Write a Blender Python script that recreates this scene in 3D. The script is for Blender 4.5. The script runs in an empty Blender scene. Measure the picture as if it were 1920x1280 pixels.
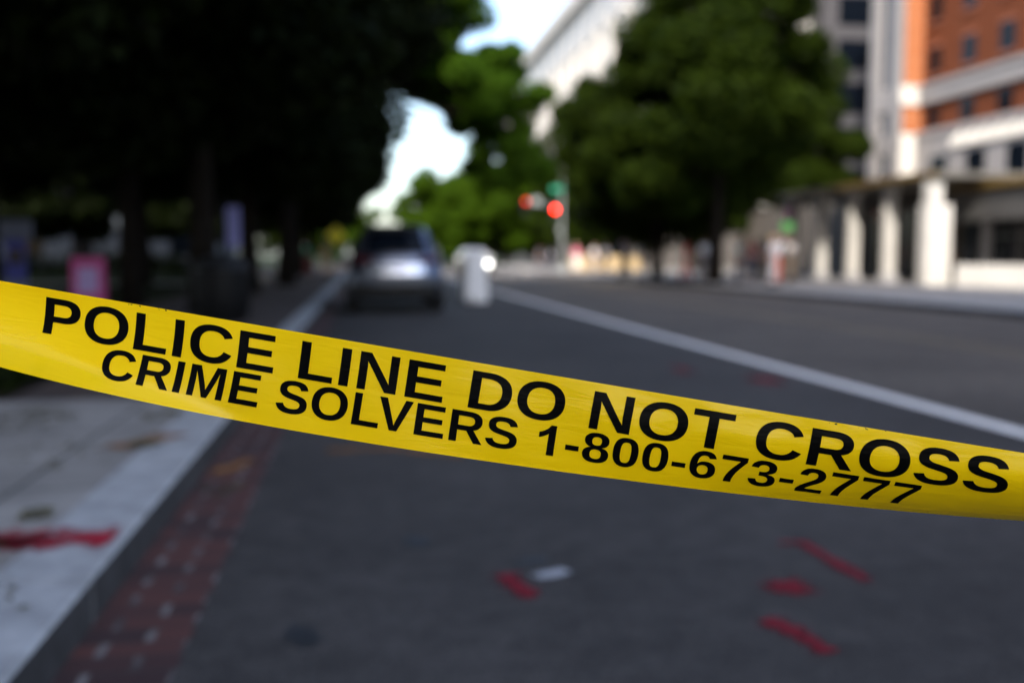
import bpy, bmesh, math, random, re
import numpy as np
from mathutils import Vector, Matrix
from mathutils.geometry import tessellate_polygon

R = math.radians
scene = bpy.context.scene
col = scene.collection
random.seed(7)

# ------------------------------------------------------------------ camera
CAM_H = 1.15
PITCH, YAW = 4.899092, 8.500056
FPX = 1866.6667                      # 35 mm lens on a 36 mm sensor, in pixels of a 1920 wide frame
cam_data = bpy.data.cameras.new("camera")
cam = bpy.data.objects.new("camera", cam_data); col.objects.link(cam)
cam.location = (0, 0, CAM_H)
cam.rotation_euler = (R(90 - PITCH), 0, R(-YAW))
cam_data.lens = 35; cam_data.sensor_width = 36
cam_data.clip_start = 0.05; cam_data.clip_end = 3000
cam_data.dof.use_dof = True
cam_data.dof.focus_distance = 0.782
cam_data.dof.aperture_fstop = 2.8
scene.camera = cam

# ------------------------------------------------------------------ sky, sun, exposure
SUN_EL, SUN_AZ = 38.0, 25.0          # the sun stands behind the camera, a little to its left
world = bpy.data.worlds.new("World"); scene.world = world
world.use_nodes = True
wn = world.node_tree
bg = wn.nodes["Background"]
sky = wn.nodes.new("ShaderNodeTexSky")
sky.sky_type = 'NISHITA'; sky.sun_disc = False
sky.sun_elevation = R(SUN_EL)
sky.sun_rotation = R(180 + SUN_AZ)
sky.air_density = 1.0; sky.dust_density = 2.6; sky.ozone_density = 1.0
wn.links.new(sky.outputs[0], bg.inputs[0])
bg.inputs[1].default_value = 0.15
sun_data = bpy.data.lights.new("sun", 'SUN'); sun = bpy.data.objects.new("sun", sun_data); col.objects.link(sun)
sun_data.energy = 2.1; sun_data.angle = R(0.5); sun_data.color = (1.0, 0.94, 0.84)
sd = Vector((-math.sin(R(SUN_AZ)) * math.cos(R(SUN_EL)), -math.cos(R(SUN_AZ)) * math.cos(R(SUN_EL)), math.sin(R(SUN_EL))))
sun.rotation_euler = (-sd).to_track_quat('-Z', 'Y').to_euler()
sun.location = sd * 120
vs = scene.view_settings
vs.view_transform = 'Standard'; vs.look = 'None'; vs.gamma = 1.0; vs.use_curve_mapping = False
vs.exposure = 1.58
scene.render.engine = 'CYCLES'
scene.cycles.max_bounces = 7; scene.cycles.diffuse_bounces = 3; scene.cycles.glossy_bounces = 3
scene.cycles.transmission_bounces = 4; scene.cycles.transparent_max_bounces = 6
scene.cycles.use_denoising = True
scene.cycles.sample_clamp_indirect = 4.0

# ------------------------------------------------------------------ helpers
def tag(o, label=None, cat=None, group=None, kind=None):
    if label: o["label"] = label
    if cat: o["category"] = cat
    if group: o["group"] = group
    if kind: o["kind"] = kind
    return o

def empty(name, loc=(0, 0, 0), rz=0.0, label=None, cat=None, group=None):
    o = bpy.data.objects.new(name, None); col.objects.link(o)
    o.empty_display_size = 0.3
    o.location = loc; o.rotation_euler = (0, 0, rz)
    return tag(o, label, cat, group)

class MB:
    """collects shapes, built as ONE mesh object"""
    def __init__(s): s.v = []; s.f = []
    def add(s, vs_, fs):
        n = len(s.v); s.v += [tuple(p) for p in vs_]; s.f += [tuple(i + n for i in f) for f in fs]; return s
    def box(s, x0, x1, y0, y1, z0, z1):
        return s.add([(x0,y0,z0),(x1,y0,z0),(x1,y1,z0),(x0,y1,z0),(x0,y0,z1),(x1,y0,z1),(x1,y1,z1),(x0,y1,z1)],
                     [(0,3,2,1),(4,5,6,7),(0,1,5,4),(1,2,6,5),(2,3,7,6),(3,0,4,7)])
    def obox(s, c, d, hw, hh, n):
        """box: centre c, half length vector d, half width hw along n (unit), half height hh along z"""
        c = Vector(c); d = Vector(d); n = Vector(n) * hw; z = Vector((0, 0, hh))
        P = [c + a*d + b*n + e*z for e in (-1, 1) for (a, b) in ((-1,-1),(1,-1),(1,1),(-1,1))]
        return s.add(P, [(0,3,2,1),(4,5,6,7),(0,1,5,4),(1,2,6,5),(2,3,7,6),(3,0,4,7)])
    def tube(s, path, rad, n=8, cap=True):
        path = [Vector(p) for p in path]
        if not isinstance(rad, (list, tuple)): rad = [rad] * len(path)
        base = len(s.v); u = None
        for i, p in enumerate(path):
            t = (path[min(i+1, len(path)-1)] - path[max(i-1, 0)]).normalized()
            if u is None: u = t.orthogonal().normalized()
            else:
                u = (u - t * u.dot(t)); u = u.normalized() if u.length > 1e-6 else t.orthogonal().normalized()
            w = t.cross(u)
            for k in range(n):
                a = 2 * math.pi * k / n
                s.v.append(tuple(p + (u * math.cos(a) + w * math.sin(a)) * rad[i]))
        for i in range(len(path) - 1):
            for k in range(n):
                a, b = base + i*n + k, base + i*n + (k+1) % n
                s.f.append((a, b, b + n, a + n))
        if cap:
            s.f.append(tuple(base + k for k in reversed(range(n))))
            s.f.append(tuple(base + (len(path)-1)*n + k for k in range(n)))
        return s
    def lathe(s, prof, n=24, c=(0, 0, 0), sx=1.0, sy=1.0):
        base = len(s.v)
        for (r, z) in prof:
            for k in range(n):
                a = 2 * math.pi * k / n
                s.v.append((c[0] + r*sx*math.cos(a), c[1] + r*sy*math.sin(a), c[2] + z))
        for i in range(len(prof) - 1):
            for k in range(n):
                a, b = base + i*n + k, base + i*n + (k+1) % n
                s.f.append((a, b, b + n, a + n))
        s.f.append(tuple(base + k for k in reversed(range(n))))
        s.f.append(tuple(base + (len(prof)-1)*n + k for k in range(n)))
        return s
    def prism(s, poly, axis, a0, a1):
        """polygon of 2-D points extruded along an axis; the 2-D points fill the two other axes in order"""
        def P(p, a):
            return {'x': (a, p[0], p[1]), 'y': (p[0], a, p[1]), 'z': (p[0], p[1], a)}[axis]
        n = len(poly)
        vs_ = [P(p, a0) for p in poly] + [P(p, a1) for p in poly]
        return s.add(vs_, [tuple(range(n)), tuple(range(2*n - 1, n - 1, -1))] + [(i, (i+1) % n, n + (i+1) % n, n + i) for i in range(n)])
    def mesh(s, name, m, smooth=False):
        me = bpy.data.meshes.new(name)
        me.from_pydata(s.v, [], s.f); me.validate()
        bm = bmesh.new(); bm.from_mesh(me)
        bmesh.ops.recalc_face_normals(bm, faces=bm.faces)
        bm.to_mesh(me); bm.free()
        if smooth:
            me.polygons.foreach_set("use_smooth", [True] * len(me.polygons))
        if m: me.materials.append(m)
        return me
    def build(s, name, m, parent=None, smooth=False, bevel=0.0, loc=None):
        o = bpy.data.objects.new(name, s.mesh(name, m, smooth)); col.objects.link(o)
        if parent: o.parent = parent
        if loc: o.location = loc
        if bevel:
            b = o.modifiers.new("bevel", 'BEVEL'); b.width = bevel; b.segments = 2; b.limit_method = 'ANGLE'
        if smooth: 
            try: o.data.set_sharp_from_angle(angle=R(40))
            except Exception: pass
        return o

def struct(name, mb, m, **k):
    o = mb.build(name, m, **k); o["kind"] = "structure"; return o

def copy_tree(o, parent=None):
    c = o.copy(); col.objects.link(c)
    if parent: c.parent = parent
    for ch in list(o.children): copy_tree(ch, c)
    return c

# ------------------------------------------------------------------ materials
def mat(name, colr=(.5,.5,.5), rough=.6, metal=0.0, spec=.5, noise=None, bump=None, coat=0.0, emit=None, trans=None, alpha=None):
    """noise=(scale, amount[, detail]) varies the colour, bump=(scale, strength)"""
    m = bpy.data.materials.new(name); m.use_nodes = True
    nt = m.node_tree; p = nt.nodes["Principled BSDF"]
    p.inputs["Base Color"].default_value = (*colr, 1); p.inputs["Roughness"].default_value = rough
    p.inputs["Metallic"].default_value = metal; p.inputs["Specular IOR Level"].default_value = spec
    if coat: p.inputs["Coat Weight"].default_value = coat; p.inputs["Coat Roughness"].default_value = .05
    if emit: p.inputs["Emission Color"].default_value = (*emit[0], 1); p.inputs["Emission Strength"].default_value = emit[1]
    if trans: p.inputs["Transmission Weight"].default_value = trans
    tc = None
    if noise or bump:
        tc = nt.nodes.new("ShaderNodeTexCoord")
    if noise:
        n = nt.nodes.new("ShaderNodeTexNoise"); n.inputs["Scale"].default_value = noise[0]
        n.inputs["Detail"].default_value = noise[2] if len(noise) > 2 else 5
        nt.links.new(tc.outputs["Object"], n.inputs["Vector"])
        r = nt.nodes.new("ShaderNodeValToRGB")
        a = noise[1]
        r.color_ramp.elements[0].position = .3; r.color_ramp.elements[1].position = .7
        r.color_ramp.elements[0].color = (*[c * (1 - a) for c in colr], 1)
        r.color_ramp.elements[1].color = (*[min(1, c * (1 + a)) for c in colr], 1)
        nt.links.new(n.outputs["Fac"], r.inputs["Fac"]); nt.links.new(r.outputs["Color"], p.inputs["Base Color"])
    if bump:
        n2 = nt.nodes.new("ShaderNodeTexNoise"); n2.inputs["Scale"].default_value = bump[0]; n2.inputs["Detail"].default_value = 6
        nt.links.new(tc.outputs["Object"], n2.inputs["Vector"])
        b = nt.nodes.new("ShaderNodeBump"); b.inputs["Strength"].default_value = bump[1]; b.inputs["Distance"].default_value = .02
        nt.links.new(n2.outputs["Fac"], b.inputs["Height"]); nt.links.new(b.outputs["Normal"], p.inputs["Normal"])
    return m

def nd(nt, t, **k):
    n = nt.nodes.new(t)
    for a, b in k.items(): setattr(n, a, b)
    return n

def leaf_mat(name, dark, light, transl=.35):
    m = bpy.data.materials.new(name); m.use_nodes = True
    nt = m.node_tree; p = nt.nodes["Principled BSDF"]; out = nt.nodes["Material Output"]
    g = nd(nt, "ShaderNodeNewGeometry"); r = nd(nt, "ShaderNodeValToRGB")
    r.color_ramp.elements[0].color = (*dark, 1); r.color_ramp.elements[1].color = (*light, 1)
    nt.links.new(g.outputs["Random Per Island"], r.inputs["Fac"])
    nt.links.new(r.outputs["Color"], p.inputs["Base Color"])
    p.inputs["Roughness"].default_value = .6; p.inputs["Specular IOR Level"].default_value = .08
    t = nd(nt, "ShaderNodeBsdfTranslucent"); nt.links.new(r.outputs["Color"], t.inputs["Color"])
    mx = nd(nt, "ShaderNodeMixShader"); mx.inputs[0].default_value = transl
    nt.links.new(p.outputs[0], mx.inputs[1]); nt.links.new(t.outputs[0], mx.inputs[2])
    nt.links.new(mx.outputs[0], out.inputs[0])
    return m

def asphalt_mat(name="asphalt", base=(.0455, .0410, .0390), rough=.86):
    m = bpy.data.materials.new(name); m.use_nodes = True
    nt = m.node_tree; p = nt.nodes["Principled BSDF"]; L = nt.links.new
    g = nd(nt, "ShaderNodeNewGeometry")
    fine = nd(nt, "ShaderNodeTexNoise"); fine.inputs["Scale"].default_value = 80; fine.inputs["Detail"].default_value = 3
    big = nd(nt, "ShaderNodeTexNoise"); big.inputs["Scale"].default_value = .55; big.inputs["Detail"].default_value = 7; big.inputs["Roughness"].default_value = .62
    mid = nd(nt, "ShaderNodeTexNoise"); mid.inputs["Scale"].default_value = 7; mid.inputs["Detail"].default_value = 6; mid.inputs["Roughness"].default_value = .7
    vor = nd(nt, "ShaderNodeTexVoronoi"); vor.inputs["Scale"].default_value = 60
    for n in (fine, big, mid, vor): L(g.outputs["Position"], n.inputs["Vector"])
    def ramp(src, a, b, p0=.3, p1=.7):
        r = nd(nt, "ShaderNodeValToRGB"); r.color_ramp.elements[0].position = p0; r.color_ramp.elements[1].position = p1
        r.color_ramp.elements[0].color = (a, a, a, 1); r.color_ramp.elements[1].color = (b, b, b, 1); L(src, r.inputs["Fac"]); return r.outputs["Color"]
    def mul(a, b):
        mx = nd(nt, "ShaderNodeMixRGB", blend_type='MULTIPLY'); mx.inputs[0].default_value = 1
        if isinstance(a, tuple): mx.inputs[1].default_value = a
        else: L(a, mx.inputs[1])
        L(b, mx.inputs[2]); return mx.outputs[0]
    c = mul((*base, 1), ramp(fine.outputs["Fac"], .35, 1.65))
    c = mul(c, ramp(big.outputs["Fac"], .66, 1.34)); c = mul(c, ramp(mid.outputs["Fac"], .62, 1.34))
    c = mul(c, ramp(vor.outputs["Distance"], 1.5, .9, .0, .35))
    L(c, p.inputs["Base Color"]); p.inputs["Roughness"].default_value = rough; p.inputs["Specular IOR Level"].default_value = .35
    b = nd(nt, "ShaderNodeBump"); b.inputs["Strength"].default_value = .5; b.inputs["Distance"].default_value = .004
    L(fine.outputs["Fac"], b.inputs["Height"]); L(b.outputs["Normal"], p.inputs["Normal"])
    return m

def spray_mat(name, colr, grain=70):
    """sprayed paint: the 'cover' attribute is 1 in the middle of a stroke and 0 at its rim"""
    m = bpy.data.materials.new(name); m.use_nodes = True
    nt = m.node_tree; p = nt.nodes["Principled BSDF"]; out = nt.nodes["Material Output"]; L = nt.links.new
    g = nd(nt, "ShaderNodeNewGeometry"); at = nd(nt, "ShaderNodeAttribute"); at.attribute_name = "cover"
    n = nd(nt, "ShaderNodeTexNoise"); n.inputs["Scale"].default_value = grain; n.inputs["Detail"].default_value = 4
    n2 = nd(nt, "ShaderNodeTexNoise"); n2.inputs["Scale"].default_value = 11; n2.inputs["Detail"].default_value = 5
    L(g.outputs["Position"], n.inputs["Vector"]); L(g.outputs["Position"], n2.inputs["Vector"])
    a1 = nd(nt, "ShaderNodeMath", operation='MULTIPLY_ADD'); L(n2.outputs["Fac"], a1.inputs[0]); a1.inputs[1].default_value = 1.3; L(at.outputs["Fac"], a1.inputs[2])
    a2 = nd(nt, "ShaderNodeMath", operation='MULTIPLY_ADD'); L(n.outputs["Fac"], a2.inputs[0]); a2.inputs[1].default_value = 1.1; L(a1.outputs[0], a2.inputs[2])
    mr = nd(nt, "ShaderNodeMapRange"); mr.inputs[1].default_value = 1.25; mr.inputs[2].default_value = 2.1; L(a2.outputs[0], mr.inputs[0])
    tr = nd(nt, "ShaderNodeBsdfTransparent"); mx = nd(nt, "ShaderNodeMixShader")
    L(mr.outputs[0], mx.inputs[0]); L(tr.outputs[0], mx.inputs[1]); L(p.outputs[0], mx.inputs[2]); L(mx.outputs[0], out.inputs[0])
    p.inputs["Base Color"].default_value = (*colr, 1); p.inputs["Roughness"].default_value = .85; p.inputs["Specular IOR Level"].default_value = .2
    return m

def brick_mat(name, c1, c2, mortar, bw, rh, ms, axes='XZ', rough=.8, dirt=.25, offset=.5, patchy=None):
    """brick pattern laid in world coordinates of the two axes"""
    m = bpy.data.materials.new(name); m.use_nodes = True
    nt = m.node_tree; p = nt.nodes["Principled BSDF"]; L = nt.links.new
    g = nd(nt, "ShaderNodeNewGeometry"); sx = nd(nt, "ShaderNodeSeparateXYZ"); cx = nd(nt, "ShaderNodeCombineXYZ")
    L(g.outputs["Position"], sx.inputs[0])
    if axes == 'WZ':                 # walls facing any way: x + y along the wall
        ad = nd(nt, "ShaderNodeMath", operation='ADD'); L(sx.outputs[0], ad.inputs[0]); L(sx.outputs[1], ad.inputs[1])
        L(ad.outputs[0], cx.inputs[0]); L(sx.outputs[2], cx.inputs[1])
    else:
        L(sx.outputs['XYZ'.index(axes[0])], cx.inputs[0]); L(sx.outputs['XYZ'.index(axes[1])], cx.inputs[1])
    b = nd(nt, "ShaderNodeTexBrick"); b.offset = offset
    b.inputs["Color1"].default_value = (*c1, 1); b.inputs["Color2"].default_value = (*c2, 1); b.inputs["Mortar"].default_value = (*mortar, 1)
    b.inputs["Scale"].default_value = 1; b.inputs["Brick Width"].default_value = bw; b.inputs["Row Height"].default_value = rh
    b.inputs["Mortar Size"].default_value = ms; b.inputs["Mortar Smooth"].default_value = .3; b.inputs["Bias"].default_value = 0
    L(cx.outputs[0], b.inputs["Vector"])
    if patchy:                       # pale bloom only on some of the joints
        pn = nd(nt, "ShaderNodeTexNoise"); pn.inputs["Scale"].default_value = 6.5; pn.inputs["Detail"].default_value = 3; L(g.outputs["Position"], pn.inputs["Vector"])
        pr = nd(nt, "ShaderNodeValToRGB"); pr.color_ramp.elements[0].position = .47; pr.color_ramp.elements[1].position = .62
        pr.color_ramp.elements[0].color = (*patchy, 1); pr.color_ramp.elements[1].color = (*mortar, 1)
        L(pn.outputs["Fac"], pr.inputs["Fac"]); L(pr.outputs["Color"], b.inputs["Mortar"])
    n = nd(nt, "ShaderNodeTexNoise"); n.inputs["Scale"].default_value = 3.0; n.inputs["Detail"].default_value = 8; L(g.outputs["Position"], n.inputs["Vector"])
    r = nd(nt, "ShaderNodeValToRGB"); r.color_ramp.elements[0].position = .3; r.color_ramp.elements[1].position = .7
    r.color_ramp.elements[0].color = (1 - dirt,) * 3 + (1,); r.color_ramp.elements[1].color = (1 + dirt,) * 3 + (1,)
    L(n.outputs["Fac"], r.inputs["Fac"])
    mx = nd(nt, "ShaderNodeMixRGB", blend_type='MULTIPLY'); mx.inputs[0].default_value = 1
    L(b.outputs["Color"], mx.inputs[1]); L(r.outputs["Color"], mx.inputs[2]); L(mx.outputs[0], p.inputs["Base Color"])
    p.inputs["Roughness"].default_value = rough; p.inputs["Specular IOR Level"].default_value = .2
    bp = nd(nt, "ShaderNodeBump"); bp.inputs["Strength"].default_value = .6; bp.inputs["Distance"].default_value = .006; bp.invert = True
    L(b.outputs["Fac"], bp.inputs["Height"]); L(bp.outputs["Normal"], p.inputs["Normal"])
    return m

M = {}
M['asphalt'] = asphalt_mat()
M['oldasphalt'] = asphalt_mat('worn_asphalt', (.088,.074,.062))
M['concrete'] = brick_mat('concrete_slabs', (.25,.235,.22), (.28,.265,.25), (.08,.08,.076), 1.5, 1.5, .012, 'XY', .9, .22, 0.0)
M['shadepavers'] = brick_mat('shade_darkened_pavers', (.105,.075,.065), (.075,.06,.055), (.05,.045,.042), .22, .11, .008, 'YX', .9, .3)  # shade under the trees put into a darker paving colour
M['granite'] = mat('granite_kerb', (.34,.345,.355), .8, noise=(9, .22, 9), bump=(60, .25))
M['kerbface'] = mat('dark_face_granite', (.038,.037,.039), .85, noise=(7, .4, 9), bump=(60, .3))
def gutter_mat():
    """dark red bricks laid across the gutter; lime bloom on some of the end joints"""
    m = bpy.data.materials.new('gutter_brick'); m.use_nodes = True
    nt = m.node_tree; p = nt.nodes["Principled BSDF"]; L = nt.links.new
    g = nd(nt, "ShaderNodeNewGeometry"); s = nd(nt, "ShaderNodeSeparateXYZ"); L(g.outputs["Position"], s.inputs[0])
    wob = nd(nt, "ShaderNodeTexNoise"); wob.inputs["Scale"].default_value = 9; L(g.outputs["Position"], wob.inputs["Vector"])
    def mth(op, a, b=None, c=None):
        n = nd(nt, "ShaderNodeMath", operation=op)
        for i, q in enumerate((a, b, c)):
            if q is None: continue
            if isinstance(q, (int, float)): n.inputs[i].default_value = q
            else: L(q, n.inputs[i])
        return n.outputs[0]
    xw = mth('MULTIPLY_ADD', wob.outputs["Fac"], .018, s.outputs[0])
    row = mth('FLOOR', mth('DIVIDE', s.outputs[1], .108))
    xr = mth('ADD', mth('DIVIDE', mth('ADD', xw, .64), .24), mth('MULTIPLY', mth('MODULO', row, 2), .5))
    cell = nd(nt, "ShaderNodeCombineXYZ"); L(mth('FLOOR', xr), cell.inputs[0]); L(row, cell.inputs[1])
    rndn = nd(nt, "ShaderNodeTexWhiteNoise", noise_dimensions='2D'); L(cell.outputs[0], rndn.inputs[0])
    ex = mth('ABSOLUTE', mth('SUBTRACT', mth('FRACT', xr), .5)); ey = mth('ABSOLUTE', mth('SUBTRACT', mth('FRACT', mth('DIVIDE', s.outputs[1], .108)), .5))
    ends = mth('GREATER_THAN', ex, .445); beds = mth('GREATER_THAN', ey, .455)
    r = nd(nt, "ShaderNodeValToRGB"); r.color_ramp.elements[0].color = (.028, .012, .013, 1); r.color_ramp.elements[1].color = (.085, .026, .021, 1); L(rndn.outputs["Value"], r.inputs["Fac"])
    big = nd(nt, "ShaderNodeTexNoise"); big.inputs["Scale"].default_value = 5; big.inputs["Detail"].default_value = 8; L(g.outputs["Position"], big.inputs["Vector"])
    pr = nd(nt, "ShaderNodeValToRGB"); pr.color_ramp.elements[0].position = .44; pr.color_ramp.elements[1].position = .60; L(big.outputs["Fac"], pr.inputs["Fac"])
    def mix(f, a, b):
        x = nd(nt, "ShaderNodeMixRGB"); L(f, x.inputs[0])
        for i, q in ((1, a), (2, b)):
            if isinstance(q, tuple): x.inputs[i].default_value = (*q, 1)
            else: L(q, x.inputs[i])
        return x.outputs[0]
    c = mix(beds, r.outputs["Color"], (.030, .022, .022))
    c = mix(ends, c, mix(pr.outputs["Color"], (.045, .034, .034), (.17, .155, .15)))
    L(c, p.inputs["Base Color"]); p.inputs["Roughness"].default_value = .85
    bp = nd(nt, "ShaderNodeBump"); bp.invert = True; bp.inputs["Strength"].default_value = .6; bp.inputs["Distance"].default_value = .008
    L(mth('MAXIMUM', ends, beds), bp.inputs["Height"]); L(bp.outputs["Normal"], p.inputs["Normal"])
    return m
M['gutter'] = gutter_mat()
M['whitepaint'] = mat('white_road_paint', (.80,.77,.74), .7, noise=(14, .16, 8))
M['yellowpaint'] = mat('worn_yellow_paint', (.16,.12,.07), .8, noise=(8, .3, 8))
M['redspray'] = spray_mat('red_spray_paint', (.165,.008,.018))
M['redspraybright'] = spray_mat('bright_red_spray_paint', (.32,.012,.030))
M['whitespray'] = spray_mat('white_spray_paint', (.36,.37,.40))
M['orangespray'] = spray_mat('orange_spray_paint', (.24,.11,.04))
M['stain'] = mat('tar', (.012,.012,.014), .6, noise=(10, .3))
M['lawn'] = mat('lawn_ground', (.016,.022,.007), .95, spec=.05, noise=(1.5, .5, 8))
M['soil'] = mat('soil', (.020,.016,.011), .95, spec=.05, noise=(6, .5, 8))
M['bark'] = mat('bark', (.014,.011,.009), .9, spec=.08, noise=(7, .4, 8), bump=(25, .6))
M['stone'] = mat('pale_limestone', (.52,.495,.46), .8, noise=(1.2, .07, 8))
M['whitestone'] = mat('white_stone', (.46,.445,.425), .8, noise=(.5, .08, 8))
M['darkstone'] = mat('dark_grey_stone', (.058,.055,.060), .8, noise=(1, .1, 8))
M['creamstone'] = mat('cream_stone', (.25,.232,.225), .8, noise=(2.0, .07, 8))
M['greystone'] = mat('grey_stone', (.36,.35,.36), .8, noise=(1.5, .1, 8))
M['brick'] = brick_mat('shaded_orange_brick', (.140,.033,.008), (.108,.025,.007), (.10,.05,.03), .24, .08, .008, 'WZ', .85, .12)  # same brick as the bay, with its weaker sunlight put into the colour
M['sunlitbrick'] = brick_mat('sunlit_orange_brick', (.36,.105,.030), (.30,.085,.026), (.36,.22,.14), .24, .08, .008, 'WZ', .85, .12)  # the facade's brick again, full sun put into a brighter colour
M['darkglass'] = mat('dark_window_glass', (.004,.006,.010), .12, spec=.14)
M['paleglass'] = mat('blind_behind_glass', (.20,.195,.19), .25, spec=.5)
M['blackmetal'] = mat('black_metal', (.008,.008,.009), .5, spec=.2)
M['greymetal'] = mat('grey_painted_metal', (.26,.28,.28), .45, metal=.3)
M['gold'] = mat('brass_trim', (.16,.10,.025), .55, metal=.3)
M['whiteplastic'] = mat('white_plastic', (.72,.72,.74), .45, noise=(6, .05))
M['rubber'] = mat('tyre_rubber', (.012,.012,.013), .85)
M['pink'] = mat('pink_board', (.55,.07,.26), .6)
M['lavender'] = mat('lavender_print', (.46,.32,.62), .6)
M['blue'] = mat('blue_paint', (.02,.03,.26), .5)
M['palepanel'] = mat('pale_blue_panel', (.10,.12,.20), .5)
M['yellowsign'] = mat('yellow_sign', (.72,.60,.02), .5)
M['greensign'] = mat('green_sign', (.015,.30,.17), .5)
M['ply'] = mat('plywood', (.42,.31,.17), .8, noise=(3, .2, 8))
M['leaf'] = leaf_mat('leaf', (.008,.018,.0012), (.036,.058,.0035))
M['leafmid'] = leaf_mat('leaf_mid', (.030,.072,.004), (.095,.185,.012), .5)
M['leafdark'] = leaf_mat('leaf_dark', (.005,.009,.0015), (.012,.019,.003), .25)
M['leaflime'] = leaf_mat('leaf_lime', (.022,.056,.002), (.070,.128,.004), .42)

# ------------------------------------------------------------------ ground, road, pavements
KX = -0.85                                   # face of the near kerb
g = MB(); g.box(-900, 900, -300, 1800, -1.0, -0.02); struct('ground', g, M['lawn'])
r = MB()
r.add([(-0.53,-70,0),(12,-70,0),(12,66,0),(-0.53,66,0)], [(0,1,2,3)])
r.add([(-90,66,0),(110,66,0),(110,79,0),(-90,79,0)], [(0,1,2,3)])
r.add([(-0.53,79,0),(12,79,0),(12,108,0),(-0.53,108,0)], [(0,1,2,3)])
r.add([(-90,108,0),(110,108,0),(110,116,0),(-90,116,0)], [(0,1,2,3)])
struct('road', r, M['asphalt'])
r = MB()
for (a, b) in ((-70, 66), (79, 108)): r.add([(4.26,a,.002),(12,a,.002),(12,b,.002),(4.26,b,.002)], [(0,1,2,3)])
struct('road', r, M['oldasphalt'])
gu = MB()
for (a, b) in ((-70, 66), (79, 108)): gu.add([(KX,a,.001),(-.53,a,.001),(-.53,b,.001),(KX,b,.001)], [(0,1,2,3)])
struct('brick_gutter', gu, M['gutter'])
# near kerb: long granite stones with joints
def kerb(name, x0, x1, spans, ztop, step=1.83):
    k = MB()
    for (a, b) in spans:
        y = a
        while y < b - .01:
            e = min(b, y + step)
            k.prism([(x0 + .0, -.2), (x1, -.2), (x1, ztop - .012), (x1 - .012, ztop), (x0, ztop)] if x1 < 5 else
                    [(x0, -.2), (x1, -.2), (x1, ztop), (x0 + .012, ztop), (x0, ztop - .012)], 'y', y + .004, e - .004)
            y = e
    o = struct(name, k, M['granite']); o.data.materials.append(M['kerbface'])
    for f_ in o.data.polygons:           # the side towards the traffic gets a much darker granite colour
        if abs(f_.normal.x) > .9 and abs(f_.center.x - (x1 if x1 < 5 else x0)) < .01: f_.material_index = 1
    return o
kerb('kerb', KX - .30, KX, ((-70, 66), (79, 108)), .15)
kerb('kerb', 12.0, 12.25, ((-70, 66), (79, 108)), .15)
s = MB(); s.box(-4.6, KX - .305, -70, 7.3, -.1, .146); struct('sidewalk', s, M['concrete'])
s = MB(); s.box(-4.6, KX - .305, 7.304, 66, -.1, .146); s.box(-9, KX - .305, 79, 108, -.1, .146); struct('sidewalk', s, M['shadepavers'])
s = MB(); s.box(12.255, 60, -70, 66, -.1, .146); s.box(12.255, 60, 79, 108, -.1, .146); struct('sidewalk', s, M['concrete'])
l = MB(); l.box(-60, -4.605, -70, 66, -.1, .135); struct('lawn', l, M['lawn'])
p = MB(); p.box(-30, -7.8, 23.0, 25.5, -.05, .142); p.box(-30, -5.6, 37.5, 39.8, -.05, .142); struct('park_path', p, M['concrete'])
# road markings: thin sheets of paint
def sheet(name, polys, m, z, label=None):
    b = MB()
    for q in polys: b.add([(x, y, z) for x, y in q], [tuple(range(len(q)))])
    o = struct(name, b, m)
    if label: o['label'] = label
    return o
def strip(x, w, a, b): return [(x-w/2, a), (x+w/2, a), (x+w/2, b), (x-w/2, b)]
sheet('lane_line', [strip(4.24, .17, -70, 62)], M['whitepaint'], .004, 'long white lane line along the road')
sheet('centre_line', [strip(7.55, .12, -70, 62), strip(7.85, .12, -70, 62)], M['yellowpaint'], .004, 'faded yellow double centre line')
sheet('stop_line', [[(8.1, 63.0), (11.8, 63.0), (11.8, 63.5), (8.1, 63.5)]], M['whitepaint'], .004)
sheet('crosswalk', [strip(x, .5, 67, 70) for x in np.arange(0.2, 12, 1.1)] + [[(12.4, y), (15.6, y), (15.6, y+.5), (12.4, y+.5)] for y in np.arange(66.6, 78.6, 1.1)], M['whitepaint'], .004)

def blob(cx, cy, rx, ry, ang=0, seed=0, n=22, rag=.22):
    rnd = random.Random(seed); ca, sa = math.cos(ang), math.sin(ang); o = []
    for k in range(n):
        a = 2*math.pi*k/n; q = 1 + rnd.uniform(-rag, rag)
        x, y = rx*q*math.cos(a), ry*q*math.sin(a)
        o.append((cx + x*ca - y*sa, cy + x*sa + y*ca))
    return o
def stroke(pts, w, seed=0):
    rnd = random.Random(seed); Lf, Rt = [], []; n = 7
    P = []
    for (a, b) in zip(pts[:-1], pts[1:]):
        for i in range(n): P.append((a[0]+(b[0]-a[0])*i/n, a[1]+(b[1]-a[1])*i/n))
    P.append(pts[-1])
    for i, p_ in enumerate(P):
        q = P[min(i+1, len(P)-1)]; o_ = P[max(i-1, 0)]
        d = Vector((q[0]-o_[0], q[1]-o_[1])).normalized(); ww = w/2*(1 + rnd.uniform(-.3, .3))*(.55 if i in (0, len(P)-1) else 1)
        Lf.append((p_[0]-d.y*ww, p_[1]+d.x*ww)); Rt.append((p_[0]+d.y*ww, p_[1]-d.x*ww))
    return Lf + Rt[::-1]
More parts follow.
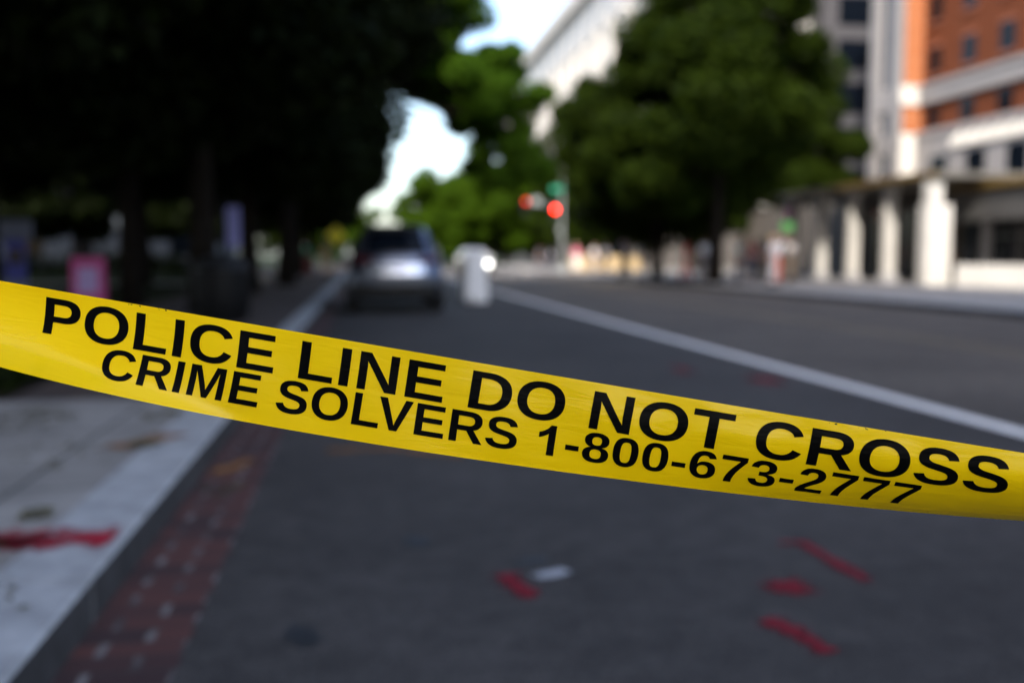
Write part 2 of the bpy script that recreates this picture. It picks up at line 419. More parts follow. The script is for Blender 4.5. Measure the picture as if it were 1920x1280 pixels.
def spray(name, shapes, m, z, label):
    v_, f_, c_ = [], [], []
    for sh in shapes:
        n0 = len(v_)
        if sh[0] == 'b':
            q = sh[1]; cx = sum(a for a, b in q)/len(q); cy = sum(b for a, b in q)/len(q)
            v_ += [(cx, cy, z)] + [(cx + (a-cx)*.5, cy + (b-cy)*.5, z) for a, b in q] + [(cx + (a-cx)*1.25, cy + (b-cy)*1.25, z) for a, b in q]; n = len(q)
            c_ += [1.0] + [.85]*n + [0.0]*n
            f_ += [(n0, n0+1+i, n0+1+(i+1) % n) for i in range(n)] + [(n0+1+i, n0+1+n+i, n0+1+n+(i+1) % n, n0+1+(i+1) % n) for i in range(n)]
        else:
            q = sh[1]; n = len(q)//2; Lf, Rt = q[:n], q[n:][::-1]
            for i in range(n):
                (a, b), (c, d) = Lf[i], Rt[i]; mx_, my_ = (a+c)/2, (b+d)/2; e = 0.0 if i in (0, n-1) else 1.0
                for s_, cv in ((1.35, 0.0), (.45, .9*e), (-.45, .9*e), (-1.35, 0.0)):
                    v_.append((mx_ + (a-mx_)*s_, my_ + (b-my_)*s_, z)); c_.append(cv)
            f_ += [(n0+4*i+j, n0+4*i+j+1, n0+4*i+j+5, n0+4*i+j+4) for i in range(n-1) for j in range(3)]
    me = bpy.data.meshes.new(name); me.from_pydata(v_, [], f_); at = me.attributes.new("cover", 'FLOAT', 'POINT'); at.data.foreach_set("value", c_)
    me.materials.append(m); o = bpy.data.objects.new(name, me); col.objects.link(o); o["kind"] = "structure"; o["label"] = label
    return o
spray('red_paint_mark', [('s', stroke([(.49, 3.50), (.515, 3.37), (.55, 3.22)], .085, 1))], M['redspray'], .004, 'short red spray mark beside a white dab on the asphalt')
spray('white_paint_mark', [('s', stroke([(.60, 3.43), (.66, 3.46), (.73, 3.50)], .075, 2))], M['whitespray'], .005, 'small white spray dab on the asphalt')
spray('red_paint_mark', [('b', blob(1.46, 3.21, .085, .085, 0, 3, rag=.3))], M['redspray'], .004, 'round red spray blot on the asphalt')
spray('red_paint_mark', [('s', stroke([(1.64, 3.72), (1.73, 3.70), (1.74, 3.48), (1.76, 3.20)], .060, 4))], M['redspray'], .005, 'long hooked red spray stroke on the asphalt')
spray('red_paint_mark', [('s', stroke([(1.24, 2.93), (1.29, 2.84), (1.31, 2.74), (1.33, 2.63)], .075, 5))], M['redspray'], .004, 'slanting red spray stroke nearest the camera')
spray('red_paint_mark', [('b', blob(3.70, 8.77, .13, .3, 0, 6)), ('b', blob(2.1, 8.2, .07, .18, 0, 8)), ('b', blob(3.2, 9.7, .08, .3, 0, 9))], M['redspray'], .004, 'faint red spray dabs beside the white lane line')
spray('red_paint_mark', [('s', stroke([(-1.62, 3.62), (-1.42, 3.68), (-1.24, 3.68), (-1.14, 3.65), (KX-.02, 3.65)], .22, 7)), ('b', blob(-1.42, 3.63, .30, .13, 0, 27))], M['redspraybright'], .155, 'broad red spray stripe across the kerb')
spray('orange_paint_mark', [('s', stroke([(-1.30, 5.35), (-1.15, 5.62), (-1.0, 5.75)], .16, 12))], M['orangespray'], .155, 'orange smear of paint on the kerb stone')
spray('orange_paint_mark', [('s', stroke([(-.80, 5.35), (-.62, 5.75)], .10, 13)), ('s', stroke([(-.25, 5.9), (.15, 5.95), (.6, 5.6)], .09, 14))], M['orangespray'], .005, 'faint orange smears in the gutter and on the road')
sheet('tar_spot', [blob(.20, 3.96, .055, .075, 0, 15), blob(.62, 3.64, .075, .035, .2, 16), blob(-.2, 3.0, .05, .09, .4, 17)], M['stain'], .003)
# fallen leaves and weeds: nobody could count them
rnd = random.Random(3)
lv = MB()
def litter(cx, cy, r_, n, z):
    for _ in range(n):
        a, q = rnd.uniform(0, 6.28), r_*math.sqrt(rnd.random()); x, y = cx+q*math.cos(a), cy+q*math.sin(a)*1.3
        w = rnd.uniform(.012, .03); t = rnd.uniform(0, 6.28); h = rnd.uniform(.003, .012)
        c_, s_ = math.cos(t)*w, math.sin(t)*w
        lv.add([(x-c_, y-s_, z), (x+s_*.5, y-c_*.5, z+h), (x+c_, y+s_, z+h*.4), (x-s_*.5, y+c_*.5, z+h)], [(0,1,2,3)])
for (cx, cy, r_, n) in ((-1.27, 4.02, .06, 40), (-1.26, 6.45, .14, 60), (-2.1, 6.4, .35, 150), (-1.5, 5.2, .3, 30), (-1.18, 3.1, .15, 14), (-1.5, 8, .5, 60), (-1.3, 3.45, .12, 10), (-1.05, 2.9, .1, 9), (-2.3, 12, 1.2, 120), (-1.16, 5.45, .09, 40)):
    litter(cx, cy, r_, n, .158)
litter(-.7, 5, .12, 14, .006); litter(-.75, 7.5, .1, 20, .006)
o = lv.build('fallen_leaves', mat('dry_leaf', (.085,.075,.03), .8, noise=(20, .5))); o['kind'] = 'stuff'
bedm = MB(); bedm.box(-4.5, -2.5, 7.4, 12.2, .10, .172); bed = bedm.build('planting_bed', M['soil']); bed['kind'] = 'structure'
gc = MB()
for _ in range(5200):
    x, y = rnd.uniform(-4.45, -2.55), rnd.uniform(7.45, 12.1); h = rnd.uniform(.12, .45)*(1 if x < -2.8 else .5); a = rnd.uniform(0, 6.28); w = rnd.uniform(.02, .05)
    dx, dy = math.cos(a)*w, math.sin(a)*w; lx, ly = rnd.uniform(-.12, .12), rnd.uniform(-.12, .12)
    gc.add([(x-dx, y-dy, .17+h*.5), (x+lx, y+ly, .17+h*.3), (x+dx+lx, y+dy+ly, .17+h), (x+lx*.2, y+ly*.2, .17+h*.9)], [(0,1,2,3)])
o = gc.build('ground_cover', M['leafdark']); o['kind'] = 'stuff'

# ------------------------------------------------------------------ the police tape
W_TAPE, U_D0 = .076, .782
COEF = np.array([[859.4489, 766.3426], [-13.6969, 89.3129], [0.952, -1.1345], [900.0401, 154.1886], [-0.5984, -9.3529], [8.1769, -9.5246], [30.8424, 2.1635], [-10.3455, -15.1751], [-12.893, -14.8162], [0.0408, -1.2394], [-4.8935, 4.314], [-10.6077, 3.7392], [6.624, -2.3432], [0.4896, -3.154]])
K1, K2, O1, O2 = 0.00034209426, 0.00026546514, .45, 1.2
VT1, VB1, VT2, VB2 = .082, .467, .508, .836
DU, DV = 4, 2
Fv = np.array([math.sin(R(YAW))*math.cos(R(PITCH)), math.cos(R(YAW))*math.cos(R(PITCH)), -math.sin(R(PITCH))])
Rv = np.array([math.cos(R(YAW)), -math.sin(R(YAW)), 0.0]); Uv = np.cross(Rv, Fv)
def tape_plane(u, v):
    """the tape's shape across and along, in metres on a plane one focus distance ahead"""
    def raw(u_, v_):
        a, b = u_/5 - 1, v_*2 - 1
        B = np.stack([a**i*b**j for i in range(DU+1) for j in range(DV+1) if i+j <= 5], -1)
        return B @ COEF
    u = np.asarray(u, float); v = np.asarray(v, float)
    uc = np.clip(u, -.5, 11.0); P = raw(uc, v); D = (raw(uc + .01, v) - raw(uc - .01, v))/.02
    ex = (u - uc)
    D0 = (raw(uc + .01, v*0+.5) - raw(uc - .01, v*0+.5))/.02
    return P + D0*ex[..., None]
def tape_depth(u, v):
    vs_ = np.linspace(0, 1, 21); uu = np.asarray(u, float)
    uc = np.clip(uu, -.5, 11.0)
    grid = np.stack([tape_plane(uc, np.full_like(uc, q)) for q in vs_], 1)           # n,21,2
    du = tape_plane(uc + .02, np.full_like(uc, .5)) - tape_plane(uc - .02, np.full_like(uc, .5)); du /= np.linalg.norm(du, axis=1, keepdims=True)
    dv = np.gradient(grid, vs_, axis=1); perp = np.abs(dv[..., 0]*du[:, None, 1] - dv[..., 1]*du[:, None, 0])
    s = np.sqrt(np.maximum(0, 1 - (perp/183.0)**2))
    sign = np.tanh((uc - 3.9)/.9)
    s = s*(sign*np.where(sign > 0, np.clip((uc - 4.0)/6.0, .2, 1), 1))[:, None]
    # the lower edge rolls up towards the sky at the left end
    v0 = .66 + .085*np.maximum(0, uc)**1.25
    k = np.clip((vs_[None, :] - v0[:, None] + .03)/.09, 0, 1); k = k*k*(3 - 2*k)
    s = s - 1.15*k*np.clip((3.6 - uc)/2.6, 0, 1)[:, None]
    cum = np.concatenate([np.zeros((len(uu), 1)), np.cumsum((s[:, 1:] + s[:, :-1])/2*np.diff(vs_), axis=1)], 1)
    cum -= np.array([np.interp(.45, vs_, c) for c in cum])[:, None]
    vv = np.asarray(v, float)
    idx = np.clip(vv*20, 0, 19.999); i0 = idx.astype(int); fr = idx - i0
    k = np.arange(len(uu)); off = cum[k, i0]*(1-fr) + cum[k, i0+1]*fr
    wave = .0007*np.sin(uu*2.1 + vv*1.3) + .0005*np.sin(uu*4.7 - vv*5.0 + 1.0) + .00022*np.sin(uu*11 + vv*9)
    return U_D0 + W_TAPE*off + wave
def tape_point(u, v, lift=0.0):
    u = np.asarray(u, float); v = np.asarray(v, float)
    P = tape_plane(u, v); d = (tape_depth(u, v) - lift)[:, None]
    return np.array([0, 0, CAM_H]) + d*(Fv + Rv*((P[:, :1] - 960)/FPX) + Uv*((640 - P[:, 1:])/FPX))

def tape_material(name, colr, ink=False):
    m = bpy.data.materials.new(name); m.use_nodes = True
    nt = m.node_tree; p = nt.nodes["Principled BSDF"]; out = nt.nodes["Material Output"]; L = nt.links.new
    uvn = nd(nt, "ShaderNodeUVMap"); uvn.uv_map = "tape"
    mp = nd(nt, "ShaderNodeMapping"); mp.inputs["Scale"].default_value = (1.2, 5.5, 1); mp.inputs["Rotation"].default_value = (0, 0, .12); L(uvn.outputs[0], mp.inputs[0])
    n = nd(nt, "ShaderNodeTexNoise"); n.inputs["Scale"].default_value = 1.2; n.inputs["Detail"].default_value = 2.5; n.inputs["Distortion"].default_value = .8; L(mp.outputs[0], n.inputs["Vector"])
    b = nd(nt, "ShaderNodeBump"); b.inputs["Strength"].default_value = .20; b.inputs["Distance"].default_value = .0035
    L(n.outputs["Fac"], b.inputs["Height"]); L(b.outputs["Normal"], p.inputs["Normal"])
    p.inputs["Base Color"].default_value = (*colr, 1); p.inputs["Roughness"].default_value = .24 if not ink else .30
    p.inputs["Specular IOR Level"].default_value = .26 if not ink else .04
    if not ink:
        # scuffs: thin pale scratches and a few dark nicks, mostly near the upper edge
        sc = nd(nt, "ShaderNodeTexNoise"); sc.inputs["Scale"].default_value = 26; sc.inputs["Detail"].default_value = 6; L(uvn.outputs[0], sc.inputs["Vector"])
        sep = nd(nt, "ShaderNodeSeparateXYZ"); L(uvn.outputs[0], sep.inputs[0])
        edge = nd(nt, "ShaderNodeMath", operation='LESS_THAN'); L(sep.outputs[1], edge.inputs[0]); edge.inputs[1].default_value = .020
        th = nd(nt, "ShaderNodeMath", operation='GREATER_THAN'); L(sc.outputs["Fac"], th.inputs[0]); th.inputs[1].default_value = .60
        c1_ = nd(nt, "ShaderNodeMath", operation='COMPARE'); L(sep.outputs[0], c1_.inputs[0]); c1_.inputs[1].default_value = 1.68; c1_.inputs[2].default_value = .28
        c2_ = nd(nt, "ShaderNodeMath", operation='COMPARE'); L(sep.outputs[0], c2_.inputs[0]); c2_.inputs[1].default_value = 8.95; c2_.inputs[2].default_value = .30
        th2 = nd(nt, "ShaderNodeMath", operation='MAXIMUM'); L(c1_.outputs[0], th2.inputs[0]); L(c2_.outputs[0], th2.inputs[1])
        m1 = nd(nt, "ShaderNodeMath", operation='MULTIPLY'); L(edge.outputs[0], m1.inputs[0]); L(th.outputs[0], m1.inputs[1])
        m2 = nd(nt, "ShaderNodeMath", operation='MULTIPLY'); L(m1.outputs[0], m2.inputs[0]); L(th2.outputs[0], m2.inputs[1])
        mx = nd(nt, "ShaderNodeMixRGB"); L(m2.outputs[0], mx.inputs[0]); mx.inputs[1].default_value = (*colr, 1); mx.inputs[2].default_value = (.03, .025, .01, 1)
        L(mx.outputs[0], p.inputs["Base Color"])
        t = nd(nt, "ShaderNodeBsdfTranslucent"); L(mx.outputs[0], t.inputs["Color"]); L(b.outputs["Normal"], t.inputs["Normal"])
        ms = nd(nt, "ShaderNodeMixShader"); ms.inputs[0].default_value = .04
        L(p.outputs[0], ms.inputs[1]); L(t.outputs[0], ms.inputs[2]); L(ms.outputs[0], out.inputs[0])
    return m
M['tape'] = tape_material('yellow_tape_film', (.97, .625, .001))
M['ink'] = tape_material('black_tape_ink', (.0025, .0025, .0025), True)

NU, NV = 330, 26
us = np.linspace(-9, 20, NU); vs2 = np.linspace(0, 1, NV)
UU, VV = np.meshgrid(us, vs2, indexing='ij')
P = tape_point(UU.ravel(), VV.ravel())
faces = [(i*NV+j, i*NV+j+1, (i+1)*NV+j+1, (i+1)*NV+j) for i in range(NU-1) for j in range(NV-1)]
me = bpy.data.meshes.new('police_tape'); me.from_pydata([tuple(p_) for p_ in P], [], faces); me.materials.append(M['tape'])
uvl = me.uv_layers.new(name="tape"); flat = np.stack([UU.ravel(), VV.ravel()], 1)
li = np.empty(len(me.loops), int); me.loops.foreach_get("vertex_index", li); uvl.data.foreach_set("uv", flat[li].ravel())
me.polygons.foreach_set("use_smooth", [True]*len(me.polygons))
tape = bpy.data.objects.new('police_tape', me); col.objects.link(tape)
tag(tape, 'yellow plastic barrier tape with black lettering stretched across the street', 'barrier tape')

GLY = {
'P': "M1296 963Q1296 827 1234 720Q1172 613 1056.5 554.5Q941 496 782 496H432V0H137V1409H770Q1023 1409 1159.5 1292.5Q1296 1176 1296 963ZM999 958Q999 1180 737 1180H432V723H745Q867 723 933 783.5Q999 844 999 958Z",
'O': "M1507 711Q1507 491 1420 324Q1333 157 1171 68.5Q1009 -20 793 -20Q461 -20 272.5 175.5Q84 371 84 711Q84 1050 272 1240Q460 1430 795 1430Q1130 1430 1318.5 1238Q1507 1046 1507 711ZM1206 711Q1206 939 1098 1068.5Q990 1198 795 1198Q597 1198 489 1069.5Q381 941 381 711Q381 479 491.5 345.5Q602 212 793 212Q991 212 1098.5 342Q1206 472 1206 711Z",
'L': "M137 0V1409H432V228H1188V0H137Z", 'I': "M137 0V1409H432V0H137Z",
'C': "M795 212Q1062 212 1166 480L1423 383Q1340 179 1179.5 79.5Q1019 -20 795 -20Q455 -20 269.5 172.5Q84 365 84 711Q84 1058 263 1244Q442 1430 782 1430Q1030 1430 1186 1330.5Q1342 1231 1405 1038L1145 967Q1112 1073 1015.5 1135.5Q919 1198 788 1198Q588 1198 484.5 1074Q381 950 381 711Q381 468 487.5 340Q594 212 795 212Z",
'E': "M137 0V1409H1245V1181H432V827H1184V599H432V228H1286V0H137Z",
'N': "M995 0L381 1085Q399 927 399 831V0H137V1409H474L1097 315Q1079 466 1079 590V1409H1341V0H995Z",
'D': "M1393 715Q1393 497 1307.5 334.5Q1222 172 1065.5 86Q909 0 707 0H137V1409H647Q1003 1409 1198 1229.5Q1393 1050 1393 715ZM1096 715Q1096 942 978 1061.5Q860 1181 641 1181H432V228H682Q872 228 984 359Q1096 490 1096 715Z",
'T': "M773 1181V0H478V1181H23V1409H1229V1181H773Z",
'R': "M1105 0L778 535H432V0H137V1409H841Q1093 1409 1230 1300.5Q1367 1192 1367 989Q1367 841 1283 733.5Q1199 626 1056 592L1437 0H1105ZM1070 977Q1070 1180 810 1180H432V764H818Q942 764 1006 820Q1070 876 1070 977Z",
'S': "M1286 406Q1286 199 1132.5 89.5Q979 -20 682 -20Q411 -20 257 76Q103 172 59 367L344 414Q373 302 457 251.5Q541 201 690 201Q999 201 999 389Q999 449 963.5 488Q928 527 863.5 553Q799 579 616 616Q458 653 396 675.5Q334 698 284 728.5Q234 759 199 802Q164 845 144.5 903Q125 961 125 1036Q125 1227 268.5 1328.5Q412 1430 686 1430Q948 1430 1079.5 1348Q1211 1266 1249 1077L963 1038Q941 1129 873.5 1175Q806 1221 680 1221Q412 1221 412 1053Q412 998 440.5 963Q469 928 525 903.5Q581 879 752 842Q955 799 1042.5 762.5Q1130 726 1181 677.5Q1232 629 1259 561.5Q1286 494 1286 406Z",
'M': "M1307 0V854Q1307 883 1307.5 912Q1308 941 1317 1161Q1246 892 1212 786L958 0H748L494 786L387 1161Q399 929 399 854V0H137V1409H532L784 621L806 545L854 356L917 582L1176 1409H1569V0H1307Z",
'V': "M834 0H535L14 1409H322L612 504Q639 416 686 238L707 324L758 504L1047 1409H1352L834 0Z",
'1': "M806 0H525V1010Q371 866 162 797V1052Q272 1088 401 1188Q530 1289 578 1423H806Z",
'8': "M1076 397Q1076 199 945 89.5Q814 -20 571 -20Q330 -20 197.5 89Q65 198 65 395Q65 530 143 622.5Q221 715 352 737V741Q238 766 168 854Q98 942 98 1057Q98 1230 220.5 1330Q343 1430 567 1430Q796 1430 918.5 1332.5Q1041 1235 1041 1055Q1041 940 971.5 853Q902 766 785 743V739Q921 717 998.5 627.5Q1076 538 1076 397ZM752 1040Q752 1140 706 1186.5Q660 1233 567 1233Q385 1233 385 1040Q385 838 569 838Q661 838 706.5 885Q752 932 752 1040ZM785 420Q785 641 565 641Q463 641 408.5 583Q354 525 354 416Q354 292 408 235Q462 178 573 178Q682 178 733.5 235Q785 292 785 420Z",
'0': "M1055 705Q1055 348 932.5 164Q810 -20 565 -20Q81 -20 81 705Q81 958 134 1118Q187 1278 293 1354Q399 1430 573 1430Q823 1430 939 1249Q1055 1068 1055 705ZM773 705Q773 900 754 1008Q735 1116 693 1163Q651 1210 571 1210Q486 1210 442.5 1162.5Q399 1115 380.5 1007.5Q362 900 362 705Q362 512 381.5 403.5Q401 295 443.5 248Q486 201 567 201Q647 201 690.5 250.5Q734 300 753.5 409Q773 518 773 705Z",
'6': "M1065 461Q1065 236 939 108Q813 -20 591 -20Q342 -20 208.5 154.5Q75 329 75 672Q75 1049 210.5 1239.5Q346 1430 598 1430Q777 1430 880.5 1351Q984 1272 1027 1106L762 1069Q724 1208 592 1208Q479 1208 414.5 1095Q350 982 350 752Q395 827 475 867Q555 907 656 907Q845 907 955 787Q1065 667 1065 461ZM783 453Q783 573 727.5 636.5Q672 700 575 700Q482 700 426 640.5Q370 581 370 483Q370 360 428.5 279.5Q487 199 582 199Q677 199 730 266.5Q783 334 783 453Z",
'7': "M1049 1186Q954 1036 869.5 895Q785 754 722 611.5Q659 469 622.5 318.5Q586 168 586 0H293Q293 176 339 340.5Q385 505 472 675.5Q559 846 788 1178H88V1409H1049V1186Z",
'3': "M1065 391Q1065 193 935 85Q805 -23 565 -23Q338 -23 204 81.5Q70 186 47 383L333 408Q360 205 564 205Q665 205 721 255Q777 305 777 408Q777 502 709 552Q641 602 507 602H409V829H501Q622 829 683 878.5Q744 928 744 1020Q744 1107 695.5 1156.5Q647 1206 554 1206Q467 1206 413.5 1158Q360 1110 352 1022L71 1042Q93 1224 222 1327Q351 1430 559 1430Q780 1430 904.5 1330.5Q1029 1231 1029 1055Q1029 923 951.5 838Q874 753 728 725V721Q890 702 977.5 614.5Q1065 527 1065 391Z",
'2': "M71 0V195Q126 316 227.5 431Q329 546 483 671Q631 791 690.5 869Q750 947 750 1022Q750 1206 565 1206Q475 1206 427.5 1157.5Q380 1109 366 1012L83 1028Q107 1224 229.5 1327Q352 1430 563 1430Q791 1430 913 1326Q1035 1222 1035 1034Q1035 935 996 855Q957 775 896 707.5Q835 640 760.5 581Q686 522 616 466Q546 410 488.5 353Q431 296 403 231H1057V0H71Z",
'-': "M80 409V653H600V409H80Z"}
ADV = dict(P=1366, O=1593, L=1251, I=569, C=1479, E=1366, N=1479, D=1479, T=1251, R=1479, S=1366, M=1706, V=1366)
ADV.update({' ': 569, '-': 682}); ADV.update({d: 1139 for d in '0123456789'})
def glyph(ch):
    out = []; x = y = 0.0; cur = None
    for cmd, args in re.findall(r'([MLHVQZ])([^MLHVQZ]*)', GLY[ch]):
        a = [float(t) for t in re.findall(r'-?\d+\.?\d*', args)]
        if cmd == 'M': x, y = a; cur = [(x, y)]
        elif cmd == 'L': x, y = a; cur.append((x, y))
        elif cmd == 'H': x = a[0]; cur.append((x, y))
        elif cmd == 'V': y = a[0]; cur.append((x, y))
        elif cmd == 'Q':
            for q in range(1, 7):
                t = q/6; cur.append(((1-t)**2*x + 2*t*(1-t)*a[0] + t*t*a[2], (1-t)**2*y + 2*t*(1-t)*a[1] + t*t*a[3]))
            x, y = a[2], a[3]
        else:
            if abs(cur[0][0]-cur[-1][0]) + abs(cur[0][1]-cur[-1][1]) < 1e-6: cur.pop()
            out.append(cur)
    return out
def lettering(text, o_, k, vt, vb):
    bm = bmesh.new(); t = 0.0; prev = ''
    for ch in text:
        if prev + ch == 'LV': t -= 152
        if ch != ' ':
            loops = [[Vector((o_ + k*(t + x), vb - (vb - vt)*y/1409.0, 0)) for x, y in lp] for lp in glyph(ch)]
            pts = [bm.verts.new(p_) for lp in loops for p_ in lp]
            for tri in tessellate_polygon(loops):
                try: bm.faces.new([pts[i] for i in tri])
                except ValueError: pass
        t += ADV[ch]; prev = ch
    bm.verts.ensure_lookup_table()
    u0, u1 = min(v.co.x for v in bm.verts), max(v.co.x for v in bm.verts)
    for c in np.arange(math.floor(u0/.15)*.15, u1, .15):
        bmesh.ops.bisect_plane(bm, geom=bm.verts[:]+bm.edges[:]+bm.faces[:], plane_co=(c, 0, 0), plane_no=(1, 0, 0))
    for c in np.arange(vt - .02, vb + .03, .045):
        bmesh.ops.bisect_plane(bm, geom=bm.verts[:]+bm.edges[:]+bm.faces[:], plane_co=(0, c, 0), plane_no=(0, 1, 0))
    me = bpy.data.meshes.new('lettering'); bm.to_mesh(me); bm.free()
    co = np.empty(len(me.vertices)*3); me.vertices.foreach_get("co", co); co = co.reshape(-1, 3)
    me.vertices.foreach_set("co", tape_point(co[:, 0], co[:, 1], .00035).ravel())
    uvl = me.uv_layers.new(name="tape"); li = np.empty(len(me.loops), int); me.loops.foreach_get("vertex_index", li)
    uvl.data.foreach_set("uv", co[li, :2].ravel())
    me.polygons.foreach_set("use_smooth", [True]*len(me.polygons)); me.materials.append(M['ink']); me.update()
    o = bpy.data.objects.new('lettering', me); col.objects.link(o); o.parent = tape
    return o
lettering("POLICE LINE DO NOT CROSS", O1, K1, VT1, VB1)['label'] = 'large upper line of black capitals'
lettering("CRIME SOLVERS 1-800-673-2777", O2, K2, VT2, VB2)['label'] = 'smaller lower line with a phone number'

# ------------------------------------------------------------------ trees
def leaves_mesh(name, clumps, per, size, m, seed, flat=.75):
    rg = np.random.default_rng(seed); C = []; Rr = []
    for (x, y, z, r) in clumps:
        C.append(np.repeat([[x, y, z]], per, 0)); Rr.append(np.full(per, r))
    C = np.concatenate(C); Rr = np.concatenate(Rr); n = len(C)
    d = rg.normal(size=(n, 3)); d /= np.linalg.norm(d, axis=1, keepdims=True)
    q = rg.random(n)**.45
    pos = C + d*np.array([1, 1, flat])*(Rr*q)[:, None]
    nr = d*.6 + rg.normal(size=(n, 3))*.6 + np.array([0, 0, .5]); nr /= np.linalg.norm(nr, axis=1, keepdims=True)
    a = np.cross(nr, rg.normal(size=(n, 3))); a /= np.linalg.norm(a, axis=1, keepdims=True); b = np.cross(nr, a)
    s = size*rg.uniform(.6, 1.3, n)[:, None]
    V = np.stack([pos - a*s, pos + b*s*.5 + nr*s*.12, pos + a*s, pos - b*s*.5 + nr*s*.12], 1).reshape(-1, 3)
    me = bpy.data.meshes.new(name)
    me.vertices.add(4*n); me.vertices.foreach_set("co", V.ravel())
    me.loops.add(4*n); me.loops.foreach_set("vertex_index", np.arange(4*n))
    me.polygons.add(n); me.polygons.foreach_set("loop_start", np.arange(0, 4*n, 4)); me.polygons.foreach_set("loop_total", np.full(n, 4))
    me.update(calc_edges=True); me.materials.append(m)
    return me
def tree_meshes(seed, H, base, Rx, nclump=26, per=900, size=.17, cz=None, rz=None, off=(0, 0), cr=(.26, .42), taper=0.0, m='leaf', trunk_r=.2, keep=None):
    """one kind of tree: trunk with limbs, and a crown of leaf clumps.  keep(x, y, z) leaves gaps."""
    rnd = random.Random(seed)
    cz = cz or (base + H)/2; rz = rz or (H - base)/2
    clumps = []; tries = 0
    while len(clumps) < nclump and tries < 4000:
        tries += 1
        x, y, z = (rnd.uniform(-1, 1) for _ in range(3)); l = math.sqrt(x*x + y*y + z*z)
        if l > 1 or l < .35: continue
        w = 1 - taper*(z*.5 + .5)
        X, Y, Z = off[0] + x*Rx*w, off[1] + y*Rx*w, cz + z*rz
        if keep and not keep(X, Y, Z): continue
        clumps.append((X, Y, Z, Rx*rnd.uniform(*cr)*(1 - .35*taper*(z*.5+.5))))
    t = MB(); top = cz + rz*.55
    bend = [(0, 0, -.3), (rnd.uniform(-.05, .05), rnd.uniform(-.05, .05), base*.6), (off[0]*.25 + rnd.uniform(-.1, .1), off[1]*.25 + rnd.uniform(-.1, .1), base + .3),
            (off[0]*.7, off[1]*.7, cz), (off[0], off[1], top)]
    t.tube(bend, [trunk_r*1.35, trunk_r, trunk_r*.85, trunk_r*.5, trunk_r*.15], 10)
    for c in clumps[::2]:
        f = rnd.uniform(.2, .8); s0 = Vector(bend[2]).lerp(Vector(bend[3]), f)
        e = Vector(c[:3]); mid = s0.lerp(e, .5) + Vector((0, 0, -.12*(e - s0).length))
        t.tube([s0, mid, e], [trunk_r*.38, trunk_r*.22, trunk_r*.06], 6)
    return t.mesh('trunk', M['bark'], True), leaves_mesh('crown', clumps, per, size, M[m], seed)
def tree(kind, loc, label, rz=0.0, sc=1.0, group=None, m=None, name='street_tree'):
    root = empty(name, loc, rz, label, 'tree', group); root.scale = (sc,)*3
    for nm, me in (('trunk', kind[0]), ('crown', kind[1])):
        o = bpy.data.objects.new(nm, me); col.objects.link(o); o.parent = root
        if nm == 'crown' and m:
            o.material_slots[0].link = 'OBJECT'; o.material_slots[0].material = M[m]
    return root
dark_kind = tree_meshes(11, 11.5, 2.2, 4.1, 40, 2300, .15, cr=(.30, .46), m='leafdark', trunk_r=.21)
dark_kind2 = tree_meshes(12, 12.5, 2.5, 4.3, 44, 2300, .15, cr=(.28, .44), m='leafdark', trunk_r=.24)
G1 = 'dark street trees along the near pavement'
tree(dark_kind, (-3.5, 9.6, .14), 'dark street tree in the planting bed at the left edge', 0.4, 1.0, G1)
tree(dark_kind2, (-2.75, 18.0, .14), 'dark street tree standing behind the black litter bin', 2.1, .95, G1)
tree(dark_kind, (-4.5, 20.6, .14), 'dark slim trunk between the pink board and the black litter bin', 3.3, .95, G1)
tree(dark_kind2, (-3.0, 27.5, .14), 'dark street tree on the pavement left of the parked car', 5.0, .95, G1)
tree(dark_kind, (-3.1, 43.5, .14), 'dark street tree on the near pavement behind the two standing people', 1.2, .95, G1)
tree(dark_kind2, (-3.3, 54.5, .14), 'dark street tree on the near pavement past the yellow warning sign', 3.6, .9, G1)
tree(dark_kind, (-3.2, 62.5, .14), 'dark street tree at the near corner of the junction', 0.2, .9, G1)
G2 = 'dark park trees on the lawn'
for i, (x, y, r_, s_, k, lab) in enumerate((
        (-9.0, 14.0, 1.0, 1.05, 0, 'dark park tree on the lawn nearest the street, above the blue kiosk'),
        (-9.5, 27.0, 2.0, 1.05, 1, 'dark park tree behind the pink board'),
        (-15.0, 30.0, 3.1, 1.1, 0, 'dark park tree behind the blue kiosk, deep in the lawn'),
        (-7.5, 36.0, 4.2, 1.05, 1, 'dark park tree beside the far paved path'),
        (-14.5, 42.0, 0.6, 1.1, 0, 'dark park tree beyond the far paved path, left of the lavender banner'),
        (-22.0, 44.0, 1.6, 1.2, 1, 'dark park tree farthest back on the lawn at the left edge'),
        (-9.5, 4.5, 2.6, 1.0, 1, 'unseen park tree added beside the camera, left of the frame, to block skylight'),  # out of view, added to keep skylight off the left side
        (-8.6, 20.5, 4.4, 1.0, 0, 'dark park tree right behind the blue kiosk'),
        (-14.5, 10.5, 3.4, 1.1, 1, 'unseen park tree added deep in the lawn, left of the frame, to block skylight'),  # another unseen tree, added to darken the ground under the canopy
        (-5.2, 46.0, 2.6, 1.0, 0, 'dark park tree behind the lavender banner'))):
    tree((dark_kind, dark_kind2)[k], (x, y, .13), lab, r_, s_, G2, name='park_tree')
rnd = random.Random(77); oc = []
while len(oc) < 150:                          # clumps along boughs that reach out over the road; places in metres from the trunk foot
    x, y, z, r_ = rnd.uniform(-2, 9), rnd.uniform(-3.5, 3.5), rnd.uniform(3.4, 12.5), rnd.uniform(.45, .85)
    if x + r_*.8 > min(8.9, 6.75 + (10.1 - z)*.53): continue
    if z < 6.7 and x < 5.75 + (6.2 - z)*.45: continue
    if x < 1.5 and z < 9: continue
    if x < 4.3 and rnd.random() < .70: continue
    oc.append((x, y, z, r_))
